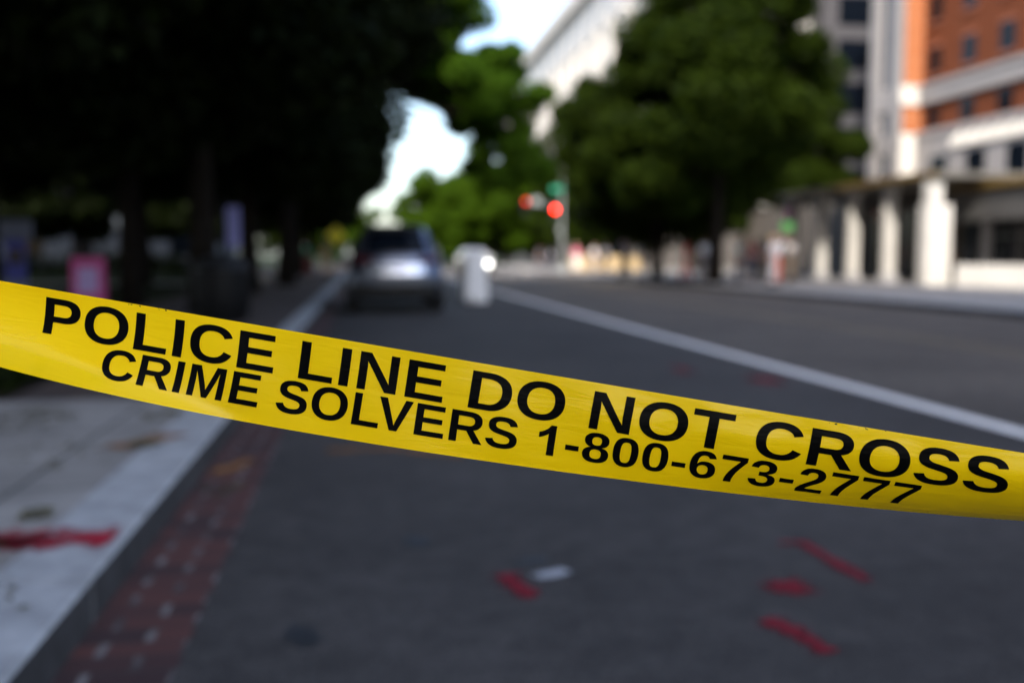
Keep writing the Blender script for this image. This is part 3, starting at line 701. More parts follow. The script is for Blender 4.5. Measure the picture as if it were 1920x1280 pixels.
ot = MB(); ot.tube([(0, 0, -.3), (.1, 0, 2.5), (.5, .1, 5), (1.6, 0, 8), (2.6, 0, 11.5)], [.36, .27, .24, .15, .05], 10)
for (x, y, z, r_) in oc[::3]:
    s0 = Vector((.5, .1, 5)).lerp(Vector((1.6, 0, 8)), rnd.random()); e = Vector((x, y, z)); ot.tube([s0, s0.lerp(e, .5) + Vector((0, 0, .5)), e], [.10, .06, .015], 6)
over = (ot.mesh('trunk', M['bark'], True), leaves_mesh('crown', oc, 720, .115, M['leafmid'], 21))
tree(over, (-2.6, 35.0, .14), 'tall leafy tree arching over the road with sky showing through', 0, 1.0)
rt1 = tree_meshes(31, 12.6, 2.4, 5.5, 105, 1150, .125, cz=6.9, rz=5.6, cr=(.13, .25), taper=.55, keep=lambda x, y, z: math.hypot(x, y) < max(.35, (10.2 - z)*1.3), m='leaf', trunk_r=.22)
rt2 = tree_meshes(32, 12.6, 2.6, 4.9, 108, 1150, .125, cz=7.6, rz=5.0, cr=(.16, .28), taper=.35, off=(-.1, 0), keep=lambda x, y, z: x > -(1.4 + max(0, 11 - z)*.5), m='leaf', trunk_r=.24)
tree(rt1, (12.9, 42.8, .14), 'green street tree beyond the road with a pointed crown, beside the traffic light', 1.0, 1.05, 'green street trees on the far pavement')
tree(rt2, (13.1, 36.0, .14), 'broad green street tree nearest the stone columns', 0.0, 1.04, 'green street trees on the far pavement')
rt3 = tree_meshes(33, 12.2, 2.4, 4.9, 70, 1200, .15, cz=7.2, rz=5.0, cr=(.18, .32), taper=.3, m='leaf', trunk_r=.22)
tree(rt3, (26.0, 58.6, .14), 'dark green tree rising behind the portico against the brick building', 1.0)
tree(rt3, (21.5, 62.5, .14), 'dark green tree behind the two street trees, left of the portico', 2.5)
tree(rt2, (13.6, 4.5, .14), 'unseen street tree added level with the camera to darken the road', 3.0, .95, 'green street trees on the far pavement')  # added out of view so that its crown darkens the near road
small = tree_meshes(41, 9.5, 2.0, 3.6, 26, 800, .22, cr=(.28, .44), m='leaflime', trunk_r=.18)
for (x, y, s_, r_, lab) in ((18.5, 86, 1.0, .3, 'small tree across the far junction in front of the white building'), (23, 90, 1.05, 2.2, 'small tree in front of the white building, right of its neighbour')):
    tree(small, (x, y, .1), lab, r_, s_, 'small trees past the junction', 'leaf')
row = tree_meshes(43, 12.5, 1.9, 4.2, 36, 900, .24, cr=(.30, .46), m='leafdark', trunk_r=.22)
for i, (x, lab) in enumerate(((-8.5, 'dark tree in the row before the blue grey building, nearest the street'), (-14.5, 'dark tree in the row before the blue grey building, second from the street'), (-20.5, 'dark tree in the row before the blue grey building, third from the street'), (-26.5, 'dark tree in the row before the blue grey building, fourth from the street'), (-32.5, 'dark tree in the row before the blue grey building, farthest from the street'))):
    tree(row, (x, 64 + (i % 2)*1.5, .1), lab, i*1.3, 1.0, 'row of dark trees before the blue grey building', name='park_tree')
far = tree_meshes(42, 12.5, 1.0, 6.2, 60, 900, .21, cr=(.14, .30), m='leaflime', trunk_r=.25)
for (x, y, s_, r_, lab, m_) in (
        (8.2, 118, .88, 0, 'bright green tree closing the end of the road, right of the parked car', None),
        (13.0, 124, .98, 1, 'bright green tree closing the end of the road, behind the white barrier', None),
        (17.0, 120, 1.0, 2, 'bright green tree at the end of the road left of the traffic light', None),
        (23.5, 122, 1.05, 3, 'green tree at the end of the road behind the traffic light', 'leaf'),
        (30.0, 126, 1.1, 4, 'green tree at the end of the road right of the traffic light', 'leaf'),
        (-2.6, 124, .80, 5, 'low green tree at the end of the road behind the car roof', None),
        (-9.0, 122, .8, 6, 'green tree at the end of the road hidden behind the dark trees', 'leaf')):
    tree(far, (x, y, -.05), lab, r_, s_, 'trees closing the end of the road', m_, name='tree')

# ------------------------------------------------------------------ cars
def lin(x, xs, ys): return float(np.interp(x, xs, ys))
def car_maker(paint, L=4.85, W=.98, H=1.80, rear_dark=True, prefix='parked_car', hood=(.98, 1.05), lamps_on=False):
    """a five-door estate car, rear end at y = 0, nose at y = L"""
    n_a, n_b, n_c = 20, 46, 22
    tb = [0, .10, .22, .52, .60, .70, .74, .86, 1.0]               # along the length
    zt = [H-.06, H-.015, H, H-.03, H-.10, hood[1]+.22, hood[1]+.05, hood[0]+.0, .80]
    zrear = [.24, .34, .60, .74, .80, .98, 1.10, 1.18, 1.45, H-.03, H+.1]
    yrear = [.20, .04, .00, .015, .03, .125, .135, .18, .36, .60, .66]
    zfr = [.22, .40, .62, .80, 1.0]; yfr = [-.16, -.02, 0, -.10, -.35]
    def pos(a, b, c):
        t = (b + 1)/2; top = lin(t, tb, zt); zb = lin(t, [0, .08, .9, 1], [.30, .24, .24, .28])
        z = zb + (top - zb)*(c + 1)/2
        y0 = lin(z, zrear, yrear); y1 = L + lin(z, zfr, yfr) if z < 1.0 else L - .35
        y = y0 + (y1 - y0)*t
        w = lin(z, [.2, .3, .55, .9, 1.12, H-.1, H], [.90, .96, 1.0, .985, .93, .70, .66])*W
        w *= 1 - .10*abs(b)**10 - .05*max(0, b)**4
        x = a*w
        if b < 0: y += .16*abs(a)**3.2*(-b)**8
        else: y -= .30*abs(a)**3*b**8
        z -= .07*abs(a)**5*max(0, c)**6
        return Vector((x, y, z))
    faces = {}
    def panel(fn, nu, nv, u0, u1, v0, v1, off=0.0):
        """grid patch of the body, pushed out along its normal"""
        P = [[fn(u0 + (u1-u0)*i/nu, v0 + (v1-v0)*j/nv) for j in range(nv+1)] for i in range(nu+1)]
        vs_, fs = [], []
        for i in range(nu+1):
            for j in range(nv+1):
                p_ = P[i][j]
                if off:
                    du = P[min(i+1, nu)][j] - P[max(i-1, 0)][j]; dv = P[i][min(j+1, nv)] - P[i][max(j-1, 0)]
                    n_ = du.cross(dv)
                    if n_.length > 1e-9:
                        n_.normalize(); c_ = Vector((0, L/2, .8))
                        if n_.dot(p_ - c_) < 0: n_ = -n_
                        p_ = p_ + n_*off
                vs_.append(p_)
        for i in range(nu):
            for j in range(nv):
                q = i*(nv+1)+j; fs.append((q, q+nv+1, q+nv+2, q+1))
        return vs_, fs
    rear = lambda a, c: pos(a, -1, c)
    front = lambda a, c: pos(a, 1, c)
    top = lambda a, b: pos(a, b, 1)
    root = empty(prefix)
    body = MB()
    body.add(*panel(rear, n_a, n_c, -1, 1, -1, 1)); body.add(*panel(front, n_a, n_c, -1, 1, -1, 1))
    body.add(*panel(top, n_a, n_b, -1, 1, -1, 1)); body.add(*panel(lambda a, b: pos(a, b, -1), n_a, n_b, -1, 1, -1, 1))
    for sgn in (-1, 1): body.add(*panel(lambda b, c, s=sgn: pos(s, b, c), n_b, n_c, -1, 1, -1, 1))
    me = body.mesh('body', paint, True)
    bm = bmesh.new(); bm.from_mesh(me); bmesh.ops.remove_doubles(bm, verts=bm.verts, dist=.002); bmesh.ops.recalc_face_normals(bm, faces=bm.faces)
    bm.to_mesh(me); bm.free(); me.polygons.foreach_set("use_smooth", [True]*len(me.polygons))
    bo = bpy.data.objects.new('body', me); col.objects.link(bo); bo.parent = root
    def cz(t, z):                                # c value at height z
        tp = lin(t, tb, zt); zb = lin(t, [0, .08, .9, 1], [.30, .24, .24, .28]); return 2*(z - zb)/(tp - zb) - 1
    def patch(name, fn, u, v, m, off=.006, nu=14, nv=6, label=None, parent=None):
        b_ = MB().add(*panel(fn, nu, nv, u[0], u[1], v[0], v[1], off)); o = b_.build(name, m, parent or root, True)
        sm = o.modifiers.new("solid", 'SOLIDIFY'); sm.thickness = .004; sm.offset = -1
        if label: o['label'] = label
        return o
    patch('rear_window', rear, (-.80, .80), (cz(0, 1.20), cz(0, H-.16)), M['darkglass'])
    patch('rear_bumper', rear, (-.99, .99), (cz(0, .32), cz(0, .60)), M['blacktrim'], .022)
    if rear_dark:
        patch('tailgate_sheen_panel', rear, (-.70, .70), (cz(0, .765), cz(0, 1.0)), M['sheenpanel'], .010)  # sky reflection painted as a brighter band; the car is one colour
        patch('bumper_insert', rear, (-.97, .97), (cz(0, .605), cz(0, .755)), M['greybumper'], .012)
    sp = MB().add(*panel(lambda a, c: pos(a, -1, c) + Vector((0, -.06, 0)), 12, 2, -.84, .84, cz(0, H-.12), cz(0, H-.05), .0))
    o = sp.build('spoiler', M['blacktrim'] if rear_dark else paint, root, True); sm = o.modifiers.new("solid", 'SOLIDIFY'); sm.thickness = .10; sm.offset = 0
    for s_ in (-1, 1):
        patch('tail_light', rear, (s_*.56, s_*.995), (cz(0, 1.01), cz(0, 1.13)), M['taillamp'], .012)
        patch('reflector', rear, (s_*.80, s_*.97), (cz(0, .64), cz(0, .70)), M['taillamp'], .010, 5, 3)
        for (b0, b1, z0, z1) in ((-.86, -.55, 1.16, H-.20), (-.52, -.12, 1.14, H-.17), (-.09, .28, 1.12, H-.20)):
            patch('side_window', lambda b, c, s=s_: pos(s, b, c), (b0, b1), (cz(.35, z0), cz(.35, z1)), M['darkglass'], .005, 8, 6)
        for (b0, b1) in ((-.53, -.105), (-.095, .36)):
            d_ = patch('door', lambda b, c, s=s_: pos(s, b, c), (b0, b1), (cz(.4, .42), cz(.4, 1.07)), paint, .004, 8, 8)
            hb = MB(); p_ = pos(s_, b0 + .09, cz(.35, .98)); hb.box(p_.x-.015, p_.x+.03*s_ if s_ > 0 else p_.x+.015, p_.y-.10, p_.y+.10, .965, .99) if s_ > 0 else hb.box(p_.x-.03, p_.x+.015, p_.y-.10, p_.y+.10, .965, .99)
            hb.build('handle', paint, d_)
        patch('headlight', front, (s_*.55, s_*.95), (cz(1, .62), cz(1, .74)), M['headlamp_on'] if lamps_on else M['headlamp'], .012)
        mb_ = MB(); p_ = pos(s_, .33, cz(.66, 1.10)); mb_.lathe([(.02, -.09), (.09, -.075), (.115, 0), (.09, .075), (.02, .09)], 12, (p_.x + s_*.13, p_.y, p_.z), 1, .55)
        mb_.tube([(p_.x - s_*.03, p_.y, p_.z-.03), (p_.x + s_*.08, p_.y, p_.z)], .025, 6); mb_.build('wing_mirror', paint, root, True)
        for yw in (.92, L-.95):
            w_ = MB(); n_ = 28; x0, x1 = s_*(W*1.0 + .012), s_*(W - .23)
            ring = lambda r_, x: [(x, yw + r_*math.cos(2*math.pi*k/n_), .36 + r_*math.sin(2*math.pi*k/n_)) for k in range(n_)]
            prof = [(.20, x0 - s_*.03), (.245, x0 - s_*.012), (.33, x0 - s_*.01), (.36, x0 - s_*.035), (.36, x1), (.20, x1)]
            vs_ = [p_ for r_, x in prof for p_ in ring(r_, x)]; fs = [(i*n_+k, i*n_+(k+1) % n_, (i+1)*n_+(k+1) % n_, (i+1)*n_+k) for i in range(len(prof)-1) for k in range(n_)]
            wroot = empty('wheel'); wroot.parent = root
            w_.add(vs_, fs); w_.build('tyre', M['rubber'], wroot, True)
            rm = MB(); rm.prism([(yw + .05*math.cos(2*math.pi*k/12), .36 + .05*math.sin(2*math.pi*k/12)) for k in range(12)], 'x', x0 - s_*.05, x0 - s_*.008)
            for k in range(5):
                a = 2*math.pi*k/5; c_, sn = math.cos(a), math.sin(a)
                rm.prism([(yw + .04*-sn + .03*c_, .36 + .04*c_ + .03*sn), (yw - .025*sn + .24*c_, .36 + .025*c_ + .24*sn), (yw + .025*sn + .24*c_, .36 - .025*c_ + .24*sn), (yw + .04*sn + .03*c_, .36 - .04*c_ + .03*sn)], 'x', x0 - s_*.055, x0 - s_*.02)
            rm.add(ring(.245, x0 - s_*.015) + ring(.215, x0 - s_*.015) + ring(.215, x0 - s_*.12), [(i*n_+k, i*n_+(k+1) % n_, (i+1)*n_+(k+1) % n_, (i+1)*n_+k) for i in range(2) for k in range(n_)])
            rm.add(ring(.215, x0 - s_*.12), [tuple(range(n_))])
            rm.build('rim', M['rimmetal'], wroot)
            ar = MB(); ar.add([(s_*(W + .004), yw + q*math.cos(t), .36 + q*math.sin(t)) for q in (.37, .425) for t in np.linspace(-.15, math.pi+.15, 17)], [(k, k+1, 18+k, 17+k) for k in range(16)])
            ao = ar.build('wheel_arch', M['blacktrim'], root); so = ao.modifiers.new("solid", 'SOLIDIFY'); so.thickness = .05; so.offset = 0
    pl = MB(); p_ = pos(0, -1, cz(0, .88)); pl.box(-.16, .16, p_.y-.018, p_.y+.02, .80, .90); pl.build('licence_plate', M['plate'], root, bevel=.006)
    wb = MB(); p_ = pos(0, -1, cz(0, 1.24)); wb.tube([(0, p_.y-.03, 1.215), (.18, pos(.2, -1, cz(0, 1.24)).y-.03, 1.25), (.42, pos(.45, -1, cz(0, 1.3)).y-.025, 1.29)], .011, 6); wb.build('wiper', M['blackmetal'], root)
    for s_ in (-.62, .62):
        ex = MB(); ex.tube([(s_, .10, .30), (s_, -.015, .30)], .042, 12, False); ex.build('exhaust', M['rimmetal'], root)
        rr = MB(); rr.tube([pos(s_*1.15, -.75, 1) + Vector((0, 0, -.02)), pos(s_*1.15, -.68, 1) + Vector((0, 0, .045)), pos(s_*1.15, -.05, 1) + Vector((0, 0, .045)), pos(s_*1.15, .0, 1) + Vector((0, 0, -.02))], .016, 6); rr.build('roof_rail', M['blackmetal'], root)
    patch('windscreen', top, (-.84, .84), (.215, .46), M['darkglass'], .006, 12, 8)
    patch('grille', front, (-.45, .45), (cz(1, .45), cz(1, .72)), M['blacktrim'], .010)
    return root
M['silver'] = mat('silver_blue_paint', (.115,.13,.175), .30, metal=.85, coat=.4)
M['sheenpanel'] = mat('silver_with_painted_sheen', (.88,.90,.94), .24, metal=.85, coat=.4)  # body silver brightened to carry the painted sky reflection
M['greybumper'] = mat('grey_bumper_paint', (.060,.068,.090), .4)
M['whitecar'] = mat('white_car_paint', (.70,.70,.69), .28, coat=.6)
M['blacktrim'] = mat('black_trim', (.010,.010,.011), .6)
M['taillamp'] = mat('red_lamp_lens', (.06,.003,.005), .2, spec=.4)
M['headlamp'] = mat('lamp_glass', (.55,.57,.6), .08, metal=.5)
M['headlamp_on'] = mat('lit_headlamp', (.9,.9,.88), .2, emit=((1.0,.97,.88), 8.0))
M['rimmetal'] = mat('alloy', (.30,.31,.33), .35, metal=.9)
M['plate'] = mat('plate', (.16,.165,.18), .4)
c1 = car_maker(M['silver']); c1.location = (.66, 19.9, 0.0)
tag(c1, 'silver blue estate car parked at the kerb seen from behind', 'car')
c2 = car_maker(M['whitecar'], 4.6, .93, 1.60, rear_dark=False, prefix='oncoming_car', lamps_on=True)
c2.location = (6.75, 63.5, 0.0); c2.rotation_euler = (0, 0, math.pi); tag(c2, 'white car with lit headlamps driving towards the camera', 'car')

# ------------------------------------------------------------------ people
def skin_mesh(name, V, E, rad, root=0, sub=1):
    me = bpy.data.meshes.new(name); me.from_pydata(V, E, [])
    o = bpy.data.objects.new(name, me); col.objects.link(o)
    o.modifiers.new("skin", 'SKIN').use_smooth_shade = True
    sv = me.skin_vertices[0].data
    for i, r_ in enumerate(rad):
        sv[i].radius = r_ if isinstance(r_, tuple) else (r_, r_); sv[i].use_root = (i == root)
    s_ = o.modifiers.new("sub", 'SUBSURF'); s_.levels = sub; s_.render_levels = sub
    dg = bpy.context.evaluated_depsgraph_get(); dg.update()
    out = bpy.data.meshes.new_from_object(o.evaluated_get(dg)); out.name = name
    bpy.data.objects.remove(o); out.polygons.foreach_set("use_smooth", [True]*len(out.polygons))
    return out
def person_kind(pose):
    """faces -y.  pose: stride (m), arms: list of (elbow, wrist) for left(-x) and right(+x)"""
    V, E, Rd = [], [], []
    def v(p, r_, par=None):
        V.append(tuple(p)); Rd.append(r_)
        if par is not None: E.append((par, len(V)-1))
        return len(V)-1
    st = pose['stride']
    pel = v((0, 0, .94), (.135, .10)); wa = v((0, -.01, 1.10), (.125, .09), pel); ch = v((0, -.01, 1.28), (.155, .105), wa)
    nb = v((0, 0, 1.42), (.075, .07), ch); nk = v((0, -.005, 1.49), .052, nb); hd = v((0, -.02, 1.60), (.076, .092), nk); ht = v((0, -.01, 1.685), (.060, .075), hd)
    v((0, -.115, 1.59), (.012, .016), hd)
    for e in (-1, 1): v((e*.082, -.005, 1.60), (.010, .022), hd)
    J = {}
    for e in (-1, 1):
        hp = v((e*.09, 0, .88), (.090, .088), pel); kn = v((e*.10, -e*st*.5 - .015, .49), (.060, .062), hp); an = v((e*.105, -e*st + .02, .09), (.040, .042), kn)
        v((e*.11, -e*st + .05, .04), (.034, .035), an); v((e*.12, -e*st - .13, .03), (.036, .024), an)
        sh = v((e*.165, 0, 1.385), (.060, .060), ch); el, wr = pose['arms'][0 if e < 0 else 1]
        eb = v(el, .043, sh); w_ = v(wr, .028, eb); d = (Vector(wr) - Vector(el)).normalized(); pm = Vector(wr) + d*.075
        p_ = v(pm, (.020, .036), w_)
        sd_ = d.cross(Vector((1, 0, 0)));  sd_ = sd_.normalized() if sd_.length > .1 else Vector((0, 1, 0))
        for k, ln in enumerate((.062, .072, .068, .052)):
            b0 = pm + sd_*(-.03 + .02*k) + d*.025; f1 = v(b0, .0085, p_); f2 = v(b0 + d*ln*.6, .008, f1); v(b0 + d*ln + Vector((-e*.018, 0, 0)), .007, f2)
        t1 = v(pm - d*.03 - sd_*.045, .010, p_); v(pm + d*.01 - sd_*.06, .008, t1)
        J[e] = (hp, kn, an, sh, eb, w_)
    body = skin_mesh('person', V, E, Rd)
    def sub_chain(name, ids, edges, grow, extra=None):
        mp = {q: i for i, q in enumerate(ids)}; VV = [V[q] for q in ids]; RR = []
        for q in ids:
            r_ = Rd[q]; r_ = r_ if isinstance(r_, tuple) else (r_, r_); RR.append((r_[0] + grow, r_[1] + grow))
        EE = [(mp[a], mp[b]) for a, b in edges]
        if extra:
            for (par, p_, r_) in extra: VV.append(p_); RR.append(r_); EE.append((mp[par], len(VV)-1))
        return skin_mesh(name, VV, EE, RR)
    a, b = J[-1], J[1]
    shirt = sub_chain('shirt', [ch, wa, nb, a[3], a[4], b[3], b[4]], [(ch, wa), (ch, nb), (ch, a[3]), (a[3], a[4]), (ch, b[3]), (b[3], b[4])], .014, [(wa, (0, 0, .93), (.155, .118))])
    tro = sub_chain('trousers', [pel, wa, a[0], a[1], a[2], b[0], b[1], b[2]], [(pel, wa), (pel, a[0]), (a[0], a[1]), (a[1], a[2]), (pel, b[0]), (b[0], b[1]), (b[1], b[2])], .012)
    hr = MB(); hr.lathe([(.085, -.10), (.092, -.02), (.085, .055), (.060, .10), (.012, .118)], 14, (0, .018, 1.625), .98, 1.08)
    hair = hr.mesh('hair', None, True)
    shoes = []
    for e in (-1, 1):
        sh = MB(); y = -e*st; x = e*.115
        sh.prism([(y + .09, 0), (y - .20, 0), (y - .205, .045), (y - .08, .085), (y + .02, .13), (y + .085, .12)], 'x', x - .048, x + .048)
        shoes.append(sh.mesh('shoe', None))
    ey = MB()
    for e in (-1, 1): ey.lathe([(.004, -.007), (.011, 0), (.004, .007)], 8, (e*.032, -.108, 1.615), 1, .6)
    ey.box(-.022, .022, -.108, -.098, 1.555, 1.562)
    face = ey.mesh('face', None)
    return dict(body=body, shirt=shirt, trousers=tro, hair=hair, shoes=shoes, face=face)
down = [((-.225, .02, 1.13), (-.245, -.05, .88)), ((.225, .02, 1.13), (.245, -.05, .88))]
KIND = {
 'stand': person_kind(dict(stride=.04, arms=down)),
 'walk': person_kind(dict(stride=.22, arms=[((-.215, .10, 1.14), (-.23, .04, .90)), ((.215, -.07, 1.13), (.225, -.20, .92))])),
 'raise': person_kind(dict(stride=.05, arms=[((-.225, .02, 1.13), (-.245, -.05, .88)), ((.26, -.08, 1.50), (.25, -.12, 1.76))])),
}
PM = {}
def cm(name, c, rough=.8):
    if name not in PM: PM[name] = mat(name, c, rough, noise=(9, .12))
    return PM[name]
SK = {'fair': cm('fair_skin', (.50,.30,.22), .55), 'brown': cm('brown_skin', (.20,.10,.06), .55), 'dark': cm('dark_skin', (.075,.04,.026), .55)}
CL = dict(red=(.50,.03,.025), white=(.86,.85,.86), black=(.012,.012,.014), navy=(.02,.03,.07), teal=(.20,.26,.26), maroon=(.16,.035,.035), orange=(.80,.12,.04), pale=(.74,.69,.68),
          pink=(.75,.20,.30), grey=(.24,.23,.25), denim=(.07,.10,.18), tan=(.36,.25,.15), green=(.03,.20,.10), hairdark=(.014,.010,.008), hairbrown=(.07,.04,.02), straw=(.45,.33,.16), pinkhat=(.55,.25,.30))
CAT_G = 'people on the far pavement'
def person(kind, loc, rz, shirt, trousers, hair, skin, label, sc=1.0, group=None):
    k = KIND[kind]
    def o(nm, me, m, par=None):
        ob = bpy.data.objects.new(nm, me); col.objects.link(ob)
        if not me.materials: me.materials.append(M['blackmetal'])
        ob.material_slots[0].link = 'OBJECT'; ob.material_slots[0].material = m
        if par: ob.parent = par
        return ob
    b = o('person', k['body'], SK[skin]); b.location = loc; b.rotation_euler = (0, 0, rz); b.scale = (sc,)*3
    tag(b, label, 'person', group)
    o('shirt', k['shirt'], cm(shirt + '_cloth', CL[shirt]), b); o('trousers', k['trousers'], cm(trousers + '_cloth', CL[trousers]), b)
    o('hair', k['hair'], cm(hair + '_hair', CL[hair]), b); [o('shoe', q, cm('dark_shoe', (.02,.02,.02)), b) for q in k['shoes']]; o('face', k['face'], cm('face_features', (.02,.012,.01)), b)
    return b
Z = .146
P_ = [
 ('walk', (12.6, 37.9, Z), 1.5, 'red', 'red', 'hairdark', 'brown', 'person dressed all in red walking between the two tree trunks'),
 ('stand', (13.0, 37.0, Z), .3, 'white', 'grey', 'hairdark', 'brown', 'person in a white shirt and grey trousers beside the red dressed person'),
 ('walk', (12.45, 46.9, Z), 1.2, 'black', 'black', 'pinkhat', 'dark', 'person in black with a pink hat left of the tree trunk'),
 ('stand', (14.5, 34.6, Z), -.6, 'black', 'black', 'hairdark', 'dark', 'person dressed all in black standing nearest the columns'),
 ('stand', (14.0, 36.0, Z), .8, 'teal', 'navy', 'hairdark', 'brown', 'person in a grey teal top and navy trousers next to the one in black'),
 ('stand', (15.2, 37.7, Z), 0, 'maroon', 'navy', 'hairdark', 'fair', 'person in a maroon top behind the one in black'),
 ('raise', (14.0, 32.5, Z), -.5, 'white', 'orange', 'hairbrown', 'fair', 'person in a white shirt and orange trousers holding up a green placard'),
 ('stand', (13.75, 32.2, Z), .9, 'pale', 'pale', 'straw', 'fair', 'person in pale clothes beside the green placard'),
 ('walk', (16.5, 36.9, Z), -1.2, 'pale', 'tan', 'hairdark', 'brown', 'person in a pale top and tan trousers under the stone columns'),
 ('stand', (12.9, 59.7, Z), 0, 'pink', 'white', 'straw', 'fair', 'person in a pink top in front of the plywood hoarding'),
 ('walk', (12.8, 67.6, 0), 1.6, 'white', 'navy', 'hairdark', 'brown', 'person in a white top crossing below the traffic light'),
 ('walk', (11.5, 65.0, 0), 1.4, 'grey', 'navy', 'hairdark', 'fair', 'person in grey stepping off the kerb at the crossing'),
 ('stand', (14.6, 62.3, Z), .5, 'pale', 'denim', 'hairbrown', 'fair', 'person in a pale top and blue jeans by the plywood hoarding'),
 ('stand', (13.6, 47.5, Z), -.3, 'pale', 'grey', 'hairdark', 'brown', 'person in a pale top and grey trousers right behind the tree trunk'),
 ('stand', (20.0, 32.1, Z), -.4, 'black', 'navy', 'hairdark', 'dark', 'person in dark clothes standing at the doorway by the big pillar'),

 ('walk', (13.3, 49.6, Z), 1.3, 'white', 'tan', 'hairbrown', 'fair', 'person in a white top and tan trousers walking left of the two tree trunks'),
 ('stand', (15.0, 41.5, Z), .2, 'pink', 'navy', 'straw', 'fair', 'person in a pink top and navy trousers between the two tree trunks, farther back'),
 ('stand', (16.2, 40.3, Z), -.4, 'white', 'denim', 'hairdark', 'brown', 'person in a white top and blue jeans behind the maroon top'),
 ('walk', (17.2, 41.8, Z), 1.7, 'pale', 'black', 'hairdark', 'fair', 'person in a pale top and black trousers walking before the farthest column'),
 ('stand', (14.3, 58.0, Z), .4, 'grey', 'black', 'hairdark', 'dark', 'person in a grey top and black trousers right of the pink top by the hoarding'),
]
for a in P_: person(*a, group=CAT_G)
person('stand', (-1.75, 48.5, Z), .3, 'tan', 'tan', 'hairdark', 'brown', 'person in tan clothes on the pavement left of the parked car', group='people on the near pavement')
person('stand', (-2.6, 48.3, Z), .9, 'green', 'maroon', 'hairdark', 'dark', 'person in a green top and dark red trousers on the near pavement', group='people on the near pavement')
pb = MB(); pb.box(-.19, .19, -.012, .012, .46, .80); root = empty('placard', (14.26, 32.22, 1.50), -.5, 'green placard held up by the person in white and orange', 'placard')
pb.build('board', M['greenboard'] if 'greenboard' in M else M.setdefault('greenboard', mat('green_placard', (.10,.46,.10), .6)), root, bevel=.004)
MB().box(-.014, .014, -.03, -.012, .10, .62).build('stick', M['ply'], root)

# ------------------------------------------------------------------ street furniture
# white plastic barrier beside the parked car, seen end on
t = empty('road_barrier', (2.80, 24.6, 0), 0, 'white plastic road barrier standing beside the lane line', 'barrier')
prof = [(-.27, 0), (-.28, .10), (-.27, .42), (-.235, .66), (-.245, .82), (-.25, 1.08), (-.21, 1.22), (-.10, 1.31), (.10, 1.31), (.21, 1.22), (.25, 1.08), (.245, .82), (.235, .66), (.27, .42), (.28, .10), (.27, 0)]
MB().prism(prof, 'y', .02, 1.5).build('body', M['whiteplastic'], t, bevel=.03)
MB().lathe([(.05, 0), (.055, .03), (.04, .05)], 16, (0, .7, 1.305)).build('filler_cap', M['greymetal'], t, True)
MB().prism([(-.20, .02), (-.10, .02), (-.10, .12), (-.20, .12)], 'y', .005, 1.51).build('lifting_slot', M['blacktrim'], t)
# blue pay kiosk under the trees
t = empty('pay_kiosk', (-7.3, 22.6, .138), .25, 'tall blue kiosk with a pale top panel on the lawn', 'kiosk')
MB().box(-.20, .20, -.16, .16, 0, 1.35).build('cabinet', M['blue'], t, bevel=.02)
MB().box(-.34, .34, -.10, .10, 1.36, 1.78).build('header_panel', M['palepanel'], t, bevel=.02)
MB().box(-.18, .18, -.185, -.162, .08, .50).build('lower_panel', M['palepanel'], t, bevel=.008)
MB().box(-.12, .12, -.180, -.162, .85, 1.15).build('screen', M['darkglass'], t, bevel=.006)
# pink sandwich board
t = empty('sandwich_board', (-5.25, 20.3, .14), .12, 'pink sandwich board with a lavender panel under the trees', 'sign')
for s_ in (-1, 1):
    f_ = MB(); f_.add([(-.30, s_*.20, .02), (.30, s_*.20, .02), (.30, s_*.03, .98), (-.30, s_*.03, .98), (-.30, s_*.22, .02), (.30, s_*.22, .02), (.30, s_*.05, .98), (-.30, s_*.05, .98)],
                      [(0,1,2,3), (4,5,6,7), (0,1,5,4), (1,2,6,5), (2,3,7,6), (3,0,4,7)])
    bo = f_.build('board', M['pink'], t)
    q = MB(); k0, k1 = .30, .80
    yy = lambda z: s_*(.22 - .17*(z - .02)/.96) + s_*.006
    q.add([(-.19, yy(k0), k0), (.19, yy(k0), k0), (.19, yy(k1), k1), (-.19, yy(k1), k1)], [(0,1,2,3)]); q.build('panel', M['lavender'], bo)
MB().tube([(-.22, -.04, .97), (-.22, .04, .97)], .012, 8).tube([(.22, -.04, .97), (.22, .04, .97)], .012, 8).build('hinge', M['blackmetal'], t)
# black litter bin
t = empty('litter_bin', (-2.12, 15.6, .146), 0, 'black round litter bin on the pavement beside the kerb', 'litter bin')
MB().lathe([(.30, 0), (.36, .06), (.41, .40), (.42, .72), (.44, .74), (.44, .80), (.38, .82)], 28).build('bin_body', M['blackmetal'], t, True)
MB().lathe([(.43, .821), (.40, .88), (.26, .97), (.14, 1.0)], 28).build('lid', M['blacktrim'], t, True)
sl = MB()
for k in range(26):
    a = 2*math.pi*k/26; sl.tube([(.375*math.cos(a), .375*math.sin(a), .06), (.425*math.cos(a), .425*math.sin(a), .40), (.435*math.cos(a), .435*math.sin(a), .73)], .012, 5)
sl.build('slat_cage', M['blackmetal'], t)
# banner on a post
t = empty('banner_post', (-3.30, 25.0, .146), 0, 'dark post carrying a narrow lavender banner under the trees', 'sign')
MB().tube([(0, 0, -.05), (0, 0, 2.35)], .04, 10).build('post', M['blackmetal'], t)
bn = MB(); n_ = 12
bn.add([(.06 + .30*i/n_, .012*math.sin(i*1.1), z) for z in (1.22, 2.2) for i in range(n_+1)], [(i, i+1, n_+2+i, n_+1+i) for i in range(n_)])
o = bn.build('banner', mat('lavender_banner', (.30,.29,.60), .7), t); o.modifiers.new("solid", 'SOLIDIFY').thickness = .006
for z in (2.21, 1.21): MB().tube([(0, 0, z), (.40, 0, z)], .014, 6).build('arm', M['blackmetal'], t)
